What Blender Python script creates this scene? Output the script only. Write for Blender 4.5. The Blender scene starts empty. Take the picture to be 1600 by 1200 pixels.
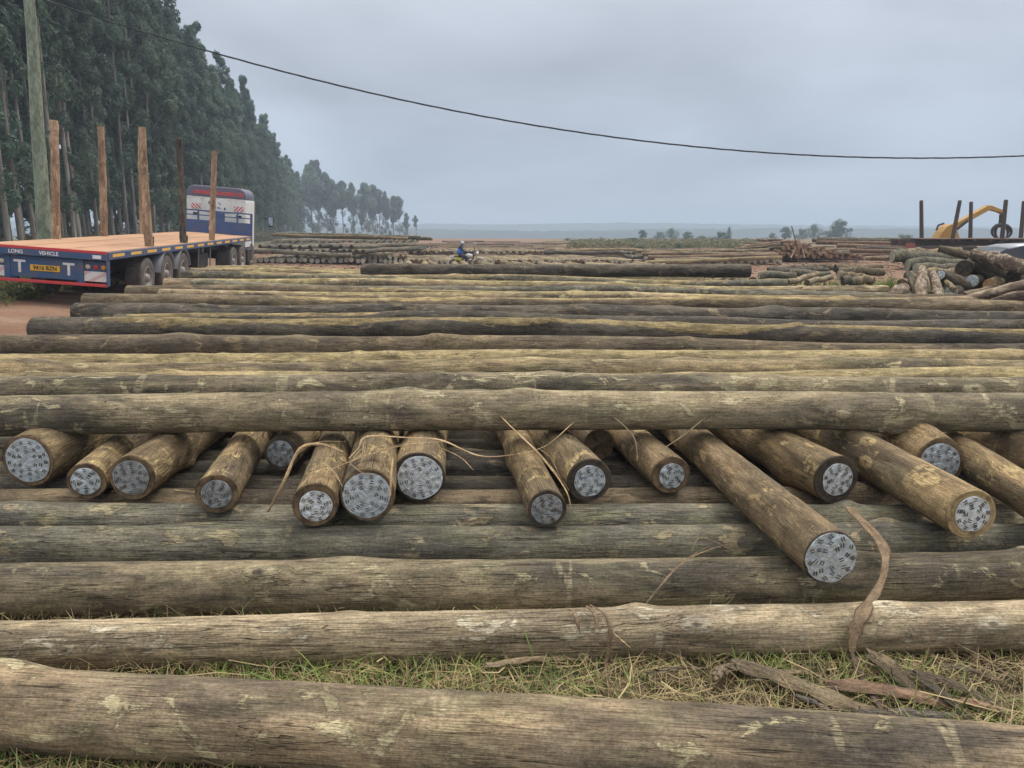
import bpy, math, random
import numpy as np
from mathutils import Vector, Matrix, Euler, Quaternion
R = math.radians
sc = bpy.context.scene
col = sc.collection

# ------------------------------------------------------------------ camera, sky, sun, exposure
CAM_H = 1.8
PITCH = math.atan(242 / 1200)
cam_data = bpy.data.cameras.new('camera')
cam_data.sensor_width = 36.0
cam_data.lens = 27.0
cam_data.clip_start = 0.05
cam_data.clip_end = 12000
cam = bpy.data.objects.new('camera', cam_data)
cam.location = (0, 0, CAM_H)
cam.rotation_euler = (math.pi / 2 - PITCH, 0, 0)
col.objects.link(cam)
sc.camera = cam

SUN_EL, SUN_AZ = 60, 48          # sun high behind the cloud, ahead and to the right
world = bpy.data.worlds.new('World')
sc.world = world
world.use_nodes = True
wn, wl = world.node_tree.nodes, world.node_tree.links
wn.clear()
w_out = wn.new('ShaderNodeOutputWorld')
w_bg = wn.new('ShaderNodeBackground')
w_bg.inputs['Strength'].default_value = 0.1
w_sky = wn.new('ShaderNodeTexSky')
w_sky.sky_type = 'NISHITA'
w_sky.sun_disc = False
w_sky.sun_elevation = R(SUN_EL)
w_sky.sun_rotation = R(SUN_AZ)
w_tc = wn.new('ShaderNodeTexCoord')
w_sep = wn.new('ShaderNodeSeparateXYZ')
wl.new(w_tc.outputs['Generated'], w_sep.inputs[0])
w_ramp = wn.new('ShaderNodeValToRGB')      # overcast luminance, unseen zenith raised further to brighten the tops of the logs
cr = w_ramp.color_ramp
cr.elements[0].position = 0.0
cr.elements[0].color = (0.295, 0.352, 0.44, 1)
cr.elements[1].position = 1.0
cr.elements[1].color = (2.1, 2.03, 1.92, 1)
for pos, c in ((0.07, (0.335, 0.39, 0.472, 1)), (0.2, (0.42, 0.455, 0.52, 1)), (0.36, (0.51, 0.525, 0.57, 1)), (0.55, (0.8, 0.8, 0.82, 1))):
    e = cr.elements.new(pos)
    e.color = c
wl.new(w_sep.outputs['Z'], w_ramp.inputs[0])
# cloud structure: project the direction onto a flat cloud deck
w_add = wn.new('ShaderNodeMath'); w_add.operation = 'ADD'; w_add.inputs[1].default_value = 0.22
wl.new(w_sep.outputs['Z'], w_add.inputs[0])
w_div = wn.new('ShaderNodeVectorMath'); w_div.operation = 'DIVIDE'
w_cmb = wn.new('ShaderNodeCombineXYZ')
for i in range(3):
    wl.new(w_add.outputs[0], w_cmb.inputs[i])
wl.new(w_tc.outputs['Generated'], w_div.inputs[0])
wl.new(w_cmb.outputs[0], w_div.inputs[1])
w_noise = wn.new('ShaderNodeTexNoise')
w_noise.inputs['Scale'].default_value = 0.9
w_noise.inputs['Detail'].default_value = 5
w_noise.inputs['Roughness'].default_value = 0.48
w_noise.inputs['Distortion'].default_value = 0.3
wl.new(w_div.outputs[0], w_noise.inputs['Vector'])
w_mr = wn.new('ShaderNodeMapRange')
w_mr.inputs['From Min'].default_value = 0.3
w_mr.inputs['From Max'].default_value = 0.7
w_mr.inputs['To Min'].default_value = 0.74
w_mr.inputs['To Max'].default_value = 1.24
wl.new(w_noise.outputs['Fac'], w_mr.inputs['Value'])
w_mul = wn.new('ShaderNodeVectorMath'); w_mul.operation = 'MULTIPLY'
wl.new(w_ramp.outputs['Color'], w_mul.inputs[0])
wl.new(w_mr.outputs['Result'], w_mul.inputs[1])
w_sc = wn.new('ShaderNodeVectorMath'); w_sc.operation = 'SCALE'
w_sc.inputs['Scale'].default_value = 10.0
wl.new(w_mul.outputs[0], w_sc.inputs[0])
w_mix = wn.new('ShaderNodeMix'); w_mix.data_type = 'RGBA'
w_mix.inputs['Factor'].default_value = 0.92     # a closed cloud deck over the clear sky
wl.new(w_sky.outputs['Color'], w_mix.inputs[6])
wl.new(w_sc.outputs[0], w_mix.inputs[7])
wl.new(w_mix.outputs[2], w_bg.inputs['Color'])
wl.new(w_bg.outputs[0], w_out.inputs['Surface'])

sun_data = bpy.data.lights.new('sun', 'SUN')
sun_data.energy = 1.5
sun_data.angle = R(12)
sun_data.color = (1.0, 0.95, 0.86)
sun = bpy.data.objects.new('sun', sun_data)
saz = R(SUN_AZ)
sdir = Vector((math.sin(saz) * math.cos(R(SUN_EL)), math.cos(saz) * math.cos(R(SUN_EL)), math.sin(R(SUN_EL))))
sun.rotation_euler = sdir.to_track_quat('Z', 'Y').to_euler()
col.objects.link(sun)

sc.view_settings.view_transform = 'Standard'
sc.view_settings.look = 'None'
sc.view_settings.exposure = 0.43
sc.view_settings.gamma = 1.0
sc.view_settings.use_curve_mapping = False
sc.cycles.volume_bounces = 1
sc.cycles.max_bounces = 6
sc.cycles.diffuse_bounces = 3
sc.cycles.transparent_max_bounces = 8

# ------------------------------------------------------------------ helpers
CP, SP = math.cos(PITCH), math.sin(PITCH)

def P(px, py, d):
    """the point of the place seen at photo pixel (px, py) at ground distance d"""
    u, v = (px - 800) / 1200, (600 - py) / 1200
    t = d / (CP + v * SP)
    return Vector((u * t, d, CAM_H + t * (v * CP - SP)))

def depth_scale(py, d):
    """metres per photo pixel at that point"""
    v = (600 - py) / 1200
    return d / (CP + v * SP) / 1200

def down_angle(py):
    v = (600 - py) / 1200
    return math.atan2(SP - v * CP, CP + v * SP)

def solve_d(py, zc, r):
    """distance of a level cross-lying log of radius r whose upper outline is at row py"""
    a = down_angle(py)
    lo, hi = 0.8, 400.0
    for _ in range(60):
        d = 0.5 * (lo + hi)
        g = math.atan((CAM_H - zc) / d) - math.asin(r / math.hypot(d, CAM_H - zc))
        if g > a: lo = d
        else: hi = d
    return d

def solve_z(py, d, r):
    a = down_angle(py)
    z = 0.6
    for _ in range(20):
        b = a + math.asin(r / math.hypot(d, CAM_H - z))
        z = CAM_H - d * math.tan(b)
    return z

def x_at(px, py, d):
    return P(px, py, d).x

def tag(o, label=None, cat=None, group=None, kind=None):
    if label: o['label'] = label
    if cat: o['category'] = cat
    if group: o['group'] = group
    if kind: o['kind'] = kind
    return o

def empty(name, loc, rot=(0, 0, 0)):
    o = bpy.data.objects.new(name, None)
    o.empty_display_size = 0.3
    o.location = loc
    o.rotation_euler = rot
    col.objects.link(o)
    return o

def link(name, me, parent=None):
    o = bpy.data.objects.new(name, me)
    col.objects.link(o)
    if parent is not None: o.parent = parent
    return o

def copy_tree(o, parent=None):
    c = o.copy()
    col.objects.link(c)
    if parent is not None: c.parent = parent
    for ch in list(o.children):
        copy_tree(ch, c)
    return c

class MB:
    """collects shapes into one mesh"""
    def __init__(s): s.v, s.f, s.m, s.sm = [], [], [], []
    def add(s, verts, faces, mat=0, smooth=False):
        b = len(s.v)
        s.v += [tuple(v) for v in verts]
        s.f += [tuple(b + i for i in f) for f in faces]
        s.m += [mat] * len(faces)
        s.sm += [smooth] * len(faces)
    def box(s, c, size, mat=0, rot=None):
        hx, hy, hz = size[0] / 2, size[1] / 2, size[2] / 2
        vs = [Vector((x, y, z)) for x in (-hx, hx) for y in (-hy, hy) for z in (-hz, hz)]
        if rot is not None:
            mtx = Euler(rot).to_matrix()
            vs = [mtx @ v for v in vs]
        c = Vector(c)
        s.add([v + c for v in vs], [(0, 1, 3, 2), (4, 6, 7, 5), (0, 4, 5, 1), (2, 3, 7, 6), (0, 2, 6, 4), (1, 5, 7, 3)], mat)
    def tube(s, pts, rad, seg=10, mat=0, caps=True, smooth=True, flat=1.0):
        pts = [Vector(p) for p in pts]
        if not hasattr(rad, '__len__'): rad = [rad] * len(pts)
        n = len(pts)
        verts, faces = [], []
        up = None
        for i, p in enumerate(pts):
            t = (pts[min(i + 1, n - 1)] - pts[max(i - 1, 0)]).normalized()
            if up is None:
                ref = Vector((0, 0, 1)) if abs(t.z) < 0.95 else Vector((1, 0, 0))
                up = (ref - t * ref.dot(t)).normalized()
            else:
                up = (up - t * up.dot(t)).normalized()
            sd = t.cross(up)
            for k in range(seg):
                a = 2 * math.pi * k / seg
                verts.append(p + (sd * math.cos(a) + up * math.sin(a) * flat) * rad[i])
        for i in range(n - 1):
            for k in range(seg):
                k2 = (k + 1) % seg
                faces.append((i * seg + k, i * seg + k2, (i + 1) * seg + k2, (i + 1) * seg + k))
        s.add(verts, faces, mat, smooth)
        if caps:
            s.add(verts[:seg], [tuple(range(seg - 1, -1, -1))], mat)
            s.add(verts[-seg:], [tuple(range(seg))], mat)
    def cyl(s, p0, p1, r0, r1=None, seg=16, mat=0, smooth=True):
        s.tube([p0, p1], [r0, r0 if r1 is None else r1], seg, mat, True, smooth)
    def lathe(s, prof, c, axis='x', seg=24, mat=0):
        """profile of (offset along axis, radius)"""
        c = Vector(c)
        verts, faces = [], []
        for o, r in prof:
            for k in range(seg):
                a = 2 * math.pi * k / seg
                q = (o, r * math.cos(a), r * math.sin(a))
                if axis == 'y': q = (q[1], q[0], q[2])
                if axis == 'z': q = (q[1], q[2], q[0])
                verts.append(c + Vector(q))
        for i in range(len(prof) - 1):
            for k in range(seg):
                k2 = (k + 1) % seg
                faces.append((i * seg + k, i * seg + k2, (i + 1) * seg + k2, (i + 1) * seg + k))
        s.add(verts, faces, mat, True)
    def prism(s, poly, axis, lo, hi, mat=0):
        """extrude a 2-D polygon along an axis ('x': poly is (y,z); 'y': (x,z); 'z': (x,y))"""
        n = len(poly)
        def mk(q, t):
            return {'x': (t, q[0], q[1]), 'y': (q[0], t, q[1]), 'z': (q[0], q[1], t)}[axis]
        vs = [mk(q, lo) for q in poly] + [mk(q, hi) for q in poly]
        fs = [tuple(range(n)), tuple(range(2 * n - 1, n - 1, -1))]
        fs += [(i, (i + 1) % n, n + (i + 1) % n, n + i) for i in range(n)]
        s.add(vs, fs, mat)
    def mesh(s, name, mats):
        me = bpy.data.meshes.new(name)
        me.from_pydata(s.v, [], s.f)
        if not isinstance(mats, (list, tuple)): mats = [mats]
        for m in mats: me.materials.append(m)
        me.polygons.foreach_set('material_index', s.m)
        me.polygons.foreach_set('use_smooth', s.sm)
        me.update()
        return me
    def build(s, name, mats, parent=None, bevel=0):
        import bmesh
        me = s.mesh(name, mats)
        bm = bmesh.new(); bm.from_mesh(me)
        bmesh.ops.recalc_face_normals(bm, faces=bm.faces)
        bm.to_mesh(me); bm.free()
        o = link(name, me, parent)
        if bevel:
            b = o.modifiers.new('bevel', 'BEVEL')
            b.width = bevel; b.segments = 2; b.limit_method = 'ANGLE'
        return o

# ------------------------------------------------------------------ materials
class NT:
    def __init__(s, name):
        s.mat = bpy.data.materials.new(name)
        s.mat.use_nodes = True
        s.n, s.l = s.mat.node_tree.nodes, s.mat.node_tree.links
        s.bsdf = s.n['Principled BSDF']
    def node(s, t, **kw):
        nd = s.n.new(t)
        for k, v in kw.items(): setattr(nd, k, v)
        return nd
    def set(s, sock, v):
        if hasattr(v, 'is_output') or isinstance(v, bpy.types.NodeSocket): s.l.new(v, sock)
        else: sock.default_value = v
    def coord(s, kind='Object'):
        return s.node('ShaderNodeTexCoord').outputs[kind]
    def rnd(s):
        return s.node('ShaderNodeObjectInfo').outputs['Random']
    def vmath(s, op, a, b=None, scale=None):
        nd = s.node('ShaderNodeVectorMath', operation=op)
        s.set(nd.inputs[0], a)
        if b is not None: s.set(nd.inputs[1], b)
        if scale is not None: s.set(nd.inputs['Scale'], scale)
        return nd.outputs[0]
    def math(s, op, a, b=None, clamp=False):
        nd = s.node('ShaderNodeMath', operation=op, use_clamp=clamp)
        s.set(nd.inputs[0], a)
        if b is not None: s.set(nd.inputs[1], b)
        return nd.outputs[0]
    def noise(s, vec, scale=1.0, detail=4, rough=0.55, dist=0.0):
        nd = s.node('ShaderNodeTexNoise')
        s.l.new(vec, nd.inputs['Vector'])
        nd.inputs['Scale'].default_value = scale
        nd.inputs['Detail'].default_value = detail
        nd.inputs['Roughness'].default_value = rough
        nd.inputs['Distortion'].default_value = dist
        return nd.outputs['Fac']
    def step(s, v, lo, hi, a=0.0, b=1.0):
        nd = s.node('ShaderNodeMapRange', interpolation_type='SMOOTHSTEP')
        s.set(nd.inputs['Value'], v)
        nd.inputs['From Min'].default_value = lo
        nd.inputs['From Max'].default_value = hi
        nd.inputs['To Min'].default_value = a
        nd.inputs['To Max'].default_value = b
        return nd.outputs['Result']
    def mix(s, f, a, b, mode='MIX'):
        nd = s.node('ShaderNodeMix', data_type='RGBA', blend_type=mode)
        s.set(nd.inputs['Factor'], f)
        s.set(nd.inputs[6], a if not isinstance(a, tuple) else (*a[:3], 1))
        s.set(nd.inputs[7], b if not isinstance(b, tuple) else (*b[:3], 1))
        return nd.outputs[2]
    def dummy(s): pass
    def bump(s, h, strength=0.4, dist=0.01):
        nd = s.node('ShaderNodeBump')
        nd.inputs['Strength'].default_value = strength
        nd.inputs['Distance'].default_value = dist
        s.l.new(h, nd.inputs['Height'])
        s.l.new(nd.outputs[0], s.bsdf.inputs['Normal'])
    def color(s, c): s.set(s.bsdf.inputs['Base Color'], c if not isinstance(c, tuple) else (*c[:3], 1))
    def rough(s, r): s.set(s.bsdf.inputs['Roughness'], r)
    def spec(s, v): s.bsdf.inputs['Specular IOR Level'].default_value = v
    def metal(s, v): s.bsdf.inputs['Metallic'].default_value = v

def wood(name, c1, c2, dark, pale, peel, patch=0.55, mold=0.5, fine=1.0, lichen=0.35):
    """weathered round timber; local X runs along the trunk"""
    t = NT(name)
    off = t.node('ShaderNodeCombineXYZ')
    r = t.rnd()
    for i, k in enumerate((37.0, 11.0, 23.0)):
        t.l.new(t.math('MULTIPLY', r, k), off.inputs[i])
    v = t.vmath('ADD', t.coord(), off.outputs[0])
    sc3 = lambda a, b: t.vmath('MULTIPLY', v, (a, b, b))
    big = t.noise(sc3(0.9, 3.4), 1.0, 5, 0.6, 0.4)
    mid = t.noise(sc3(4.6, 7.0), 1.0, 6, 0.66, 0.8)
    mott = t.noise(sc3(4.0, 11.0), 1.0, 6, 0.7, 0.6)
    mold_n = t.noise(sc3(0.8, 4.0), 1.0, 6, 0.68, 0.5)
    grain = t.noise(sc3(9.0, 190.0), 1.0, 4, 0.7)
    grain2 = t.noise(sc3(3.0, 60.0), 1.0, 4, 0.65)
    speck = t.noise(v, 75.0, 4, 0.75)
    fib = t.math('MULTIPLY', t.math('SUBTRACT', grain, 0.5), 0.26)
    c = t.mix(t.step(t.math('ADD', big, t.math('MULTIPLY', fib, 0.6)), 0.34, 0.66), c1, c2)
    # dark mould and weather stain
    mf = t.math('ADD', mold_n, t.math('MULTIPLY', fib, 0.9))
    c = t.mix(t.math('MULTIPLY', t.step(mf, 0.44, 0.64), 0.88 * mold), c, dark)
    md2 = t.math('MULTIPLY', t.step(t.noise(sc3(9.0, 20.0), 1.0, 5, 0.7, 0.6), 0.58, 0.68), 0.6 * mold)
    c = t.mix(md2, c, tuple(0.85 * k for k in dark))
    # pale scuffed places with ragged edges, few and far apart
    pm = t.step(t.math('ADD', mid, t.math('MULTIPLY', fib, 0.6)), 0.625 - 0.08 * patch, 0.685 - 0.08 * patch)
    c = t.mix(t.math('MULTIPLY', pm, 0.7), c, pale)
    # bands rubbed across the log
    rub = t.noise(sc3(7.5, 1.6), 1.0, 3, 0.6)
    rub = t.math('MULTIPLY', t.step(rub, 0.635, 0.675), t.step(grain, 0.36, 0.58))
    c = t.mix(t.math('MULTIPLY', rub, 0.6 * patch), c, pale)
    lich = t.noise(sc3(2.0, 5.0), 1.3, 5, 0.7)
    c = t.mix(t.math('MULTIPLY', t.step(t.math('ADD', lich, fib), 0.48, 0.68), lichen), c, (0.26, 0.255, 0.13))
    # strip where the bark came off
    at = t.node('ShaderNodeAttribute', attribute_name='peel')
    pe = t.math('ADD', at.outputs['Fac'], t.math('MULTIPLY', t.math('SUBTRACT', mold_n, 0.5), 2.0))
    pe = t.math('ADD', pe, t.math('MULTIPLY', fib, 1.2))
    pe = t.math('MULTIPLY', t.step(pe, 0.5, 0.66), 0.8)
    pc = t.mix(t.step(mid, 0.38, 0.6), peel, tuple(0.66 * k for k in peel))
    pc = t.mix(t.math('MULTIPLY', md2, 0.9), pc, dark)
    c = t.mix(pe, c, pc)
    # knots: pale swelling round a dark eye
    kn = t.node('ShaderNodeAttribute', attribute_name='knot').outputs['Fac']
    knv = t.math('ADD', kn, t.math('MULTIPLY', t.math('SUBTRACT', mid, 0.5), 0.35))
    c = t.mix(t.step(knv, 0.25, 0.5, 0, 0.55), c, pale)
    c = t.mix(t.step(knv, 0.80, 0.95, 0, 0.8), c, dark)
    g = t.math('ADD', t.math('MULTIPLY', grain, 0.7), t.math('MULTIPLY', grain2, 0.3))
    c = t.vmath('MULTIPLY', c, t.step(g, 0.32, 0.68, 1 - 0.38 * fine, 1 + 0.3 * fine))
    c = t.vmath('MULTIPLY', c, t.step(speck, 0.3, 0.7, 0.72, 1.25))
    c = t.vmath('MULTIPLY', c, t.step(t.math('ADD', mott, fib), 0.36, 0.64, 0.68, 1.22))
    c = t.vmath('MULTIPLY', c, t.step(r, 0.0, 1.0, 0.86, 1.12))
    # drying checks: thin dark cracks running along the log
    ck = t.noise(sc3(1.6, 38.0), 1.0, 2, 0.5, 0.3)
    ck = t.math('SUBTRACT', 1.0, t.step(t.math('ABSOLUTE', t.math('SUBTRACT', ck, 0.5)), 0.001, 0.014))
    ckm = t.step(t.noise(sc3(1.1, 3.0), 1.0, 2), 0.47, 0.57)
    ck = t.math('MULTIPLY', ck, ckm)
    c = t.mix(t.math('MULTIPLY', ck, 0.65), c, (0.03, 0.025, 0.02))
    t.color(c)
    t.rough(0.88)
    t.spec(0.2)
    h = t.math('ADD', t.math('MULTIPLY', g, 0.7), t.math('MULTIPLY', pm, 0.35))
    h = t.math('ADD', h, t.math('MULTIPLY', speck, 0.25))
    h = t.math('SUBTRACT', h, t.math('MULTIPLY', ck, 0.8))
    t.bump(h, 0.9, 0.014)
    return t.mat

def endgrain(name, c_in, c_out, dark):
    t = NT(name)
    v = t.coord()
    yz = t.vmath('MULTIPLY', v, (0.0, 1.0, 1.0))
    ln = t.node('ShaderNodeVectorMath', operation='LENGTH')
    t.l.new(yz, ln.inputs[0])
    n = t.noise(yz, 9.0, 4, 0.6)
    ringv = t.math('ADD', t.math('MULTIPLY', ln.outputs['Value'], 260.0), t.math('MULTIPLY', n, 9.0))
    ring = t.math('SINE', ringv)
    c = t.mix(t.step(n, 0.35, 0.65), c_in, c_out)
    c = t.mix(t.step(ring, 0.2, 1.0, 0.0, 0.35), c, dark)
    c = t.mix(t.step(t.noise(yz, 30.0, 5, 0.7), 0.48, 0.66, 0, 0.8), c, dark)
    t.color(c)
    t.rough(0.9); t.spec(0.2)
    t.bump(t.noise(yz, 60.0, 4, 0.7), 0.5, 0.01)
    return t.mat

def paint(name, c, rough=0.45, metal=0.0, dirt=0.35, dirt_c=(0.22, 0.13, 0.08), scale=3.0):
    t = NT(name)
    v = t.coord()
    n = t.noise(v, scale, 6, 0.65)
    f = t.noise(v, scale * 9, 3, 0.6)
    cc = t.mix(t.math('MULTIPLY', t.step(t.math('ADD', t.math('MULTIPLY', n, 0.75), t.math('MULTIPLY', f, 0.25)), 0.42, 0.68), dirt), c, dirt_c)
    t.color(cc)
    t.rough(t.step(n, 0.3, 0.7, rough - 0.08, rough + 0.2))
    t.metal(metal)
    return t.mat

def leafmat(name, c1, c2, c3):
    t = NT(name)
    r = t.rnd()
    v = t.coord()
    n = t.noise(v, 0.55, 3, 0.6)
    n2 = t.noise(v, 5.0, 2, 0.6)
    c = t.mix(t.step(n, 0.35, 0.65), c1, c2)
    c = t.mix(t.step(n2, 0.45, 0.75, 0, 0.8), c, c3)
    c = t.vmath('MULTIPLY', c, t.step(r, 0.0, 1.0, 0.75, 1.25))
    t.color(c)
    t.rough(0.6); t.spec(0.3)
    tr = t.node('ShaderNodeBsdfTranslucent')
    t.l.new(c, tr.inputs['Color'])
    mx = t.node('ShaderNodeMixShader')
    mx.inputs[0].default_value = 0.42
    t.l.new(t.bsdf.outputs[0], mx.inputs[1]); t.l.new(tr.outputs[0], mx.inputs[2])
    t.l.new(mx.outputs[0], t.n['Material Output'].inputs['Surface'])
    return t.mat

M = {}
G_DARK = (0.045, 0.042, 0.040)
M['tan'] = wood('weathered_tan_wood', (0.34, 0.25, 0.135), (0.22, 0.175, 0.105), G_DARK, (0.42, 0.35, 0.2), (0.42, 0.325, 0.17), 0.6, 0.85, 1.0, 0.3)
M['greytan'] = wood('weathered_grey_tan_wood', (0.35, 0.255, 0.155), (0.245, 0.188, 0.122), G_DARK, (0.47, 0.405, 0.245), (0.42, 0.34, 0.17), 0.7, 0.85, 1.1, 0.3)
M['olive'] = wood('olive_grey_wood', (0.33, 0.262, 0.162), (0.215, 0.178, 0.118), G_DARK, (0.46, 0.40, 0.25), (0.42, 0.34, 0.17), 0.85, 0.85, 1.15, 0.25)
M['silver'] = wood('silvery_weathered_wood', (0.40, 0.318, 0.205), (0.29, 0.228, 0.148), (0.085, 0.07, 0.055), (0.47, 0.42, 0.31), (0.47, 0.38, 0.2), 0.7, 0.6, 1.5, 0.15)
M['grey'] = wood('grey_green_wood', (0.215, 0.195, 0.138), (0.145, 0.135, 0.108), (0.048, 0.046, 0.044), (0.38, 0.31, 0.19), (0.40, 0.31, 0.16), 0.8, 0.7, 1.2, 0.35)
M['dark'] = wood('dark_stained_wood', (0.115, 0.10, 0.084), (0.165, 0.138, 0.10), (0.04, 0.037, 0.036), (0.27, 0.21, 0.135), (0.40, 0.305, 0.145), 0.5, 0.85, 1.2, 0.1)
M['brown'] = wood('dark_brown_wood', (0.17, 0.132, 0.09), (0.225, 0.17, 0.105), (0.05, 0.043, 0.038), (0.33, 0.25, 0.145), (0.42, 0.32, 0.155), 0.55, 0.75, 1.1, 0.15)
M['yellow'] = wood('yellow_tan_wood', (0.39, 0.30, 0.155), (0.27, 0.21, 0.12), (0.075, 0.064, 0.052), (0.46, 0.385, 0.21), (0.44, 0.35, 0.18), 0.55, 0.85, 1.0, 0.25)
M['fresh'] = wood('part_barked_wood', (0.34, 0.24, 0.125), (0.19, 0.137, 0.082), (0.05, 0.043, 0.036), (0.49, 0.365, 0.18), (0.44, 0.33, 0.16), 0.95, 0.75, 1.0, 0.15)
M['red'] = wood('reddish_wood', (0.20, 0.125, 0.085), (0.27, 0.18, 0.115), (0.06, 0.047, 0.042), (0.33, 0.25, 0.165), (0.4, 0.28, 0.15), 0.5, 0.6, 1.0, 0.0)
M['bark'] = wood('flaking_bark', (0.24, 0.175, 0.125), (0.15, 0.11, 0.085), (0.06, 0.045, 0.04), (0.44, 0.36, 0.26), (0.5, 0.36, 0.2), 1.5, 0.8, 0.9, 0.0)
M['green_pole'] = wood('green_treated_wood', (0.30, 0.345, 0.255), (0.26, 0.30, 0.22), (0.2, 0.22, 0.18), (0.33, 0.355, 0.27), (0.3, 0.3, 0.2), 0.2, 0.2, 0.6, 0.1)
M['stake'] = wood('stripped_stake_wood', (0.50, 0.35, 0.225), (0.38, 0.25, 0.16), (0.11, 0.065, 0.045), (0.54, 0.39, 0.24), (0.5, 0.36, 0.2), 0.8, 0.6, 0.9, 0.0)
M['end_brown'] = endgrain('end_grain_brown', (0.20, 0.135, 0.075), (0.10, 0.07, 0.042), (0.045, 0.03, 0.022))
M['end_dark'] = endgrain('end_grain_dark', (0.085, 0.065, 0.045), (0.055, 0.045, 0.035), (0.025, 0.02, 0.018))
M['end_pale'] = endgrain('end_grain_pale', (0.46, 0.42, 0.33), (0.36, 0.33, 0.27), (0.18, 0.16, 0.13))
M['end_orange'] = endgrain('end_grain_orange', (0.40, 0.25, 0.13), (0.31, 0.19, 0.10), (0.15, 0.09, 0.055))
M['end_tan'] = endgrain('end_grain_tan', (0.40, 0.30, 0.15), (0.30, 0.21, 0.11), (0.13, 0.085, 0.05))
M['end_red'] = endgrain('end_grain_red', (0.30, 0.17, 0.11), (0.22, 0.125, 0.085), (0.10, 0.06, 0.045))

def plate_mat(name, a, b, st):
    t = NT(name)
    v = t.coord()
    n = t.noise(v, 26.0, 3, 0.6, 0.4)
    f = t.noise(v, 220.0, 2, 0.5)
    base = t.mix(t.step(n, 0.35, 0.65), a, b)
    stain = t.step(t.noise(v, 38.0, 5, 0.7), 0.54, 0.70, 0.0, st)
    t.color(t.mix(stain, base, (0.24, 0.20, 0.15)))
    t.metal(0.5)
    t.rough(t.step(f, 0.3, 0.7, 0.30, 0.5))
    t.bump(n, 0.6, 0.02)
    return t.mat
M['plate_bright'] = plate_mat('bright_galvanised_steel', (0.62, 0.66, 0.69), (0.76, 0.79, 0.80), 0.35)
M['plate'] = plate_mat('galvanised_steel', (0.45, 0.50, 0.53), (0.60, 0.645, 0.67), 0.45)
M['plate_dull'] = plate_mat('dull_galvanised_steel', (0.24, 0.27, 0.285), (0.35, 0.36, 0.355), 0.8)
M['slot'] = paint('punched_slot', (0.075, 0.062, 0.05), 0.8, 0, 0.2)

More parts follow.
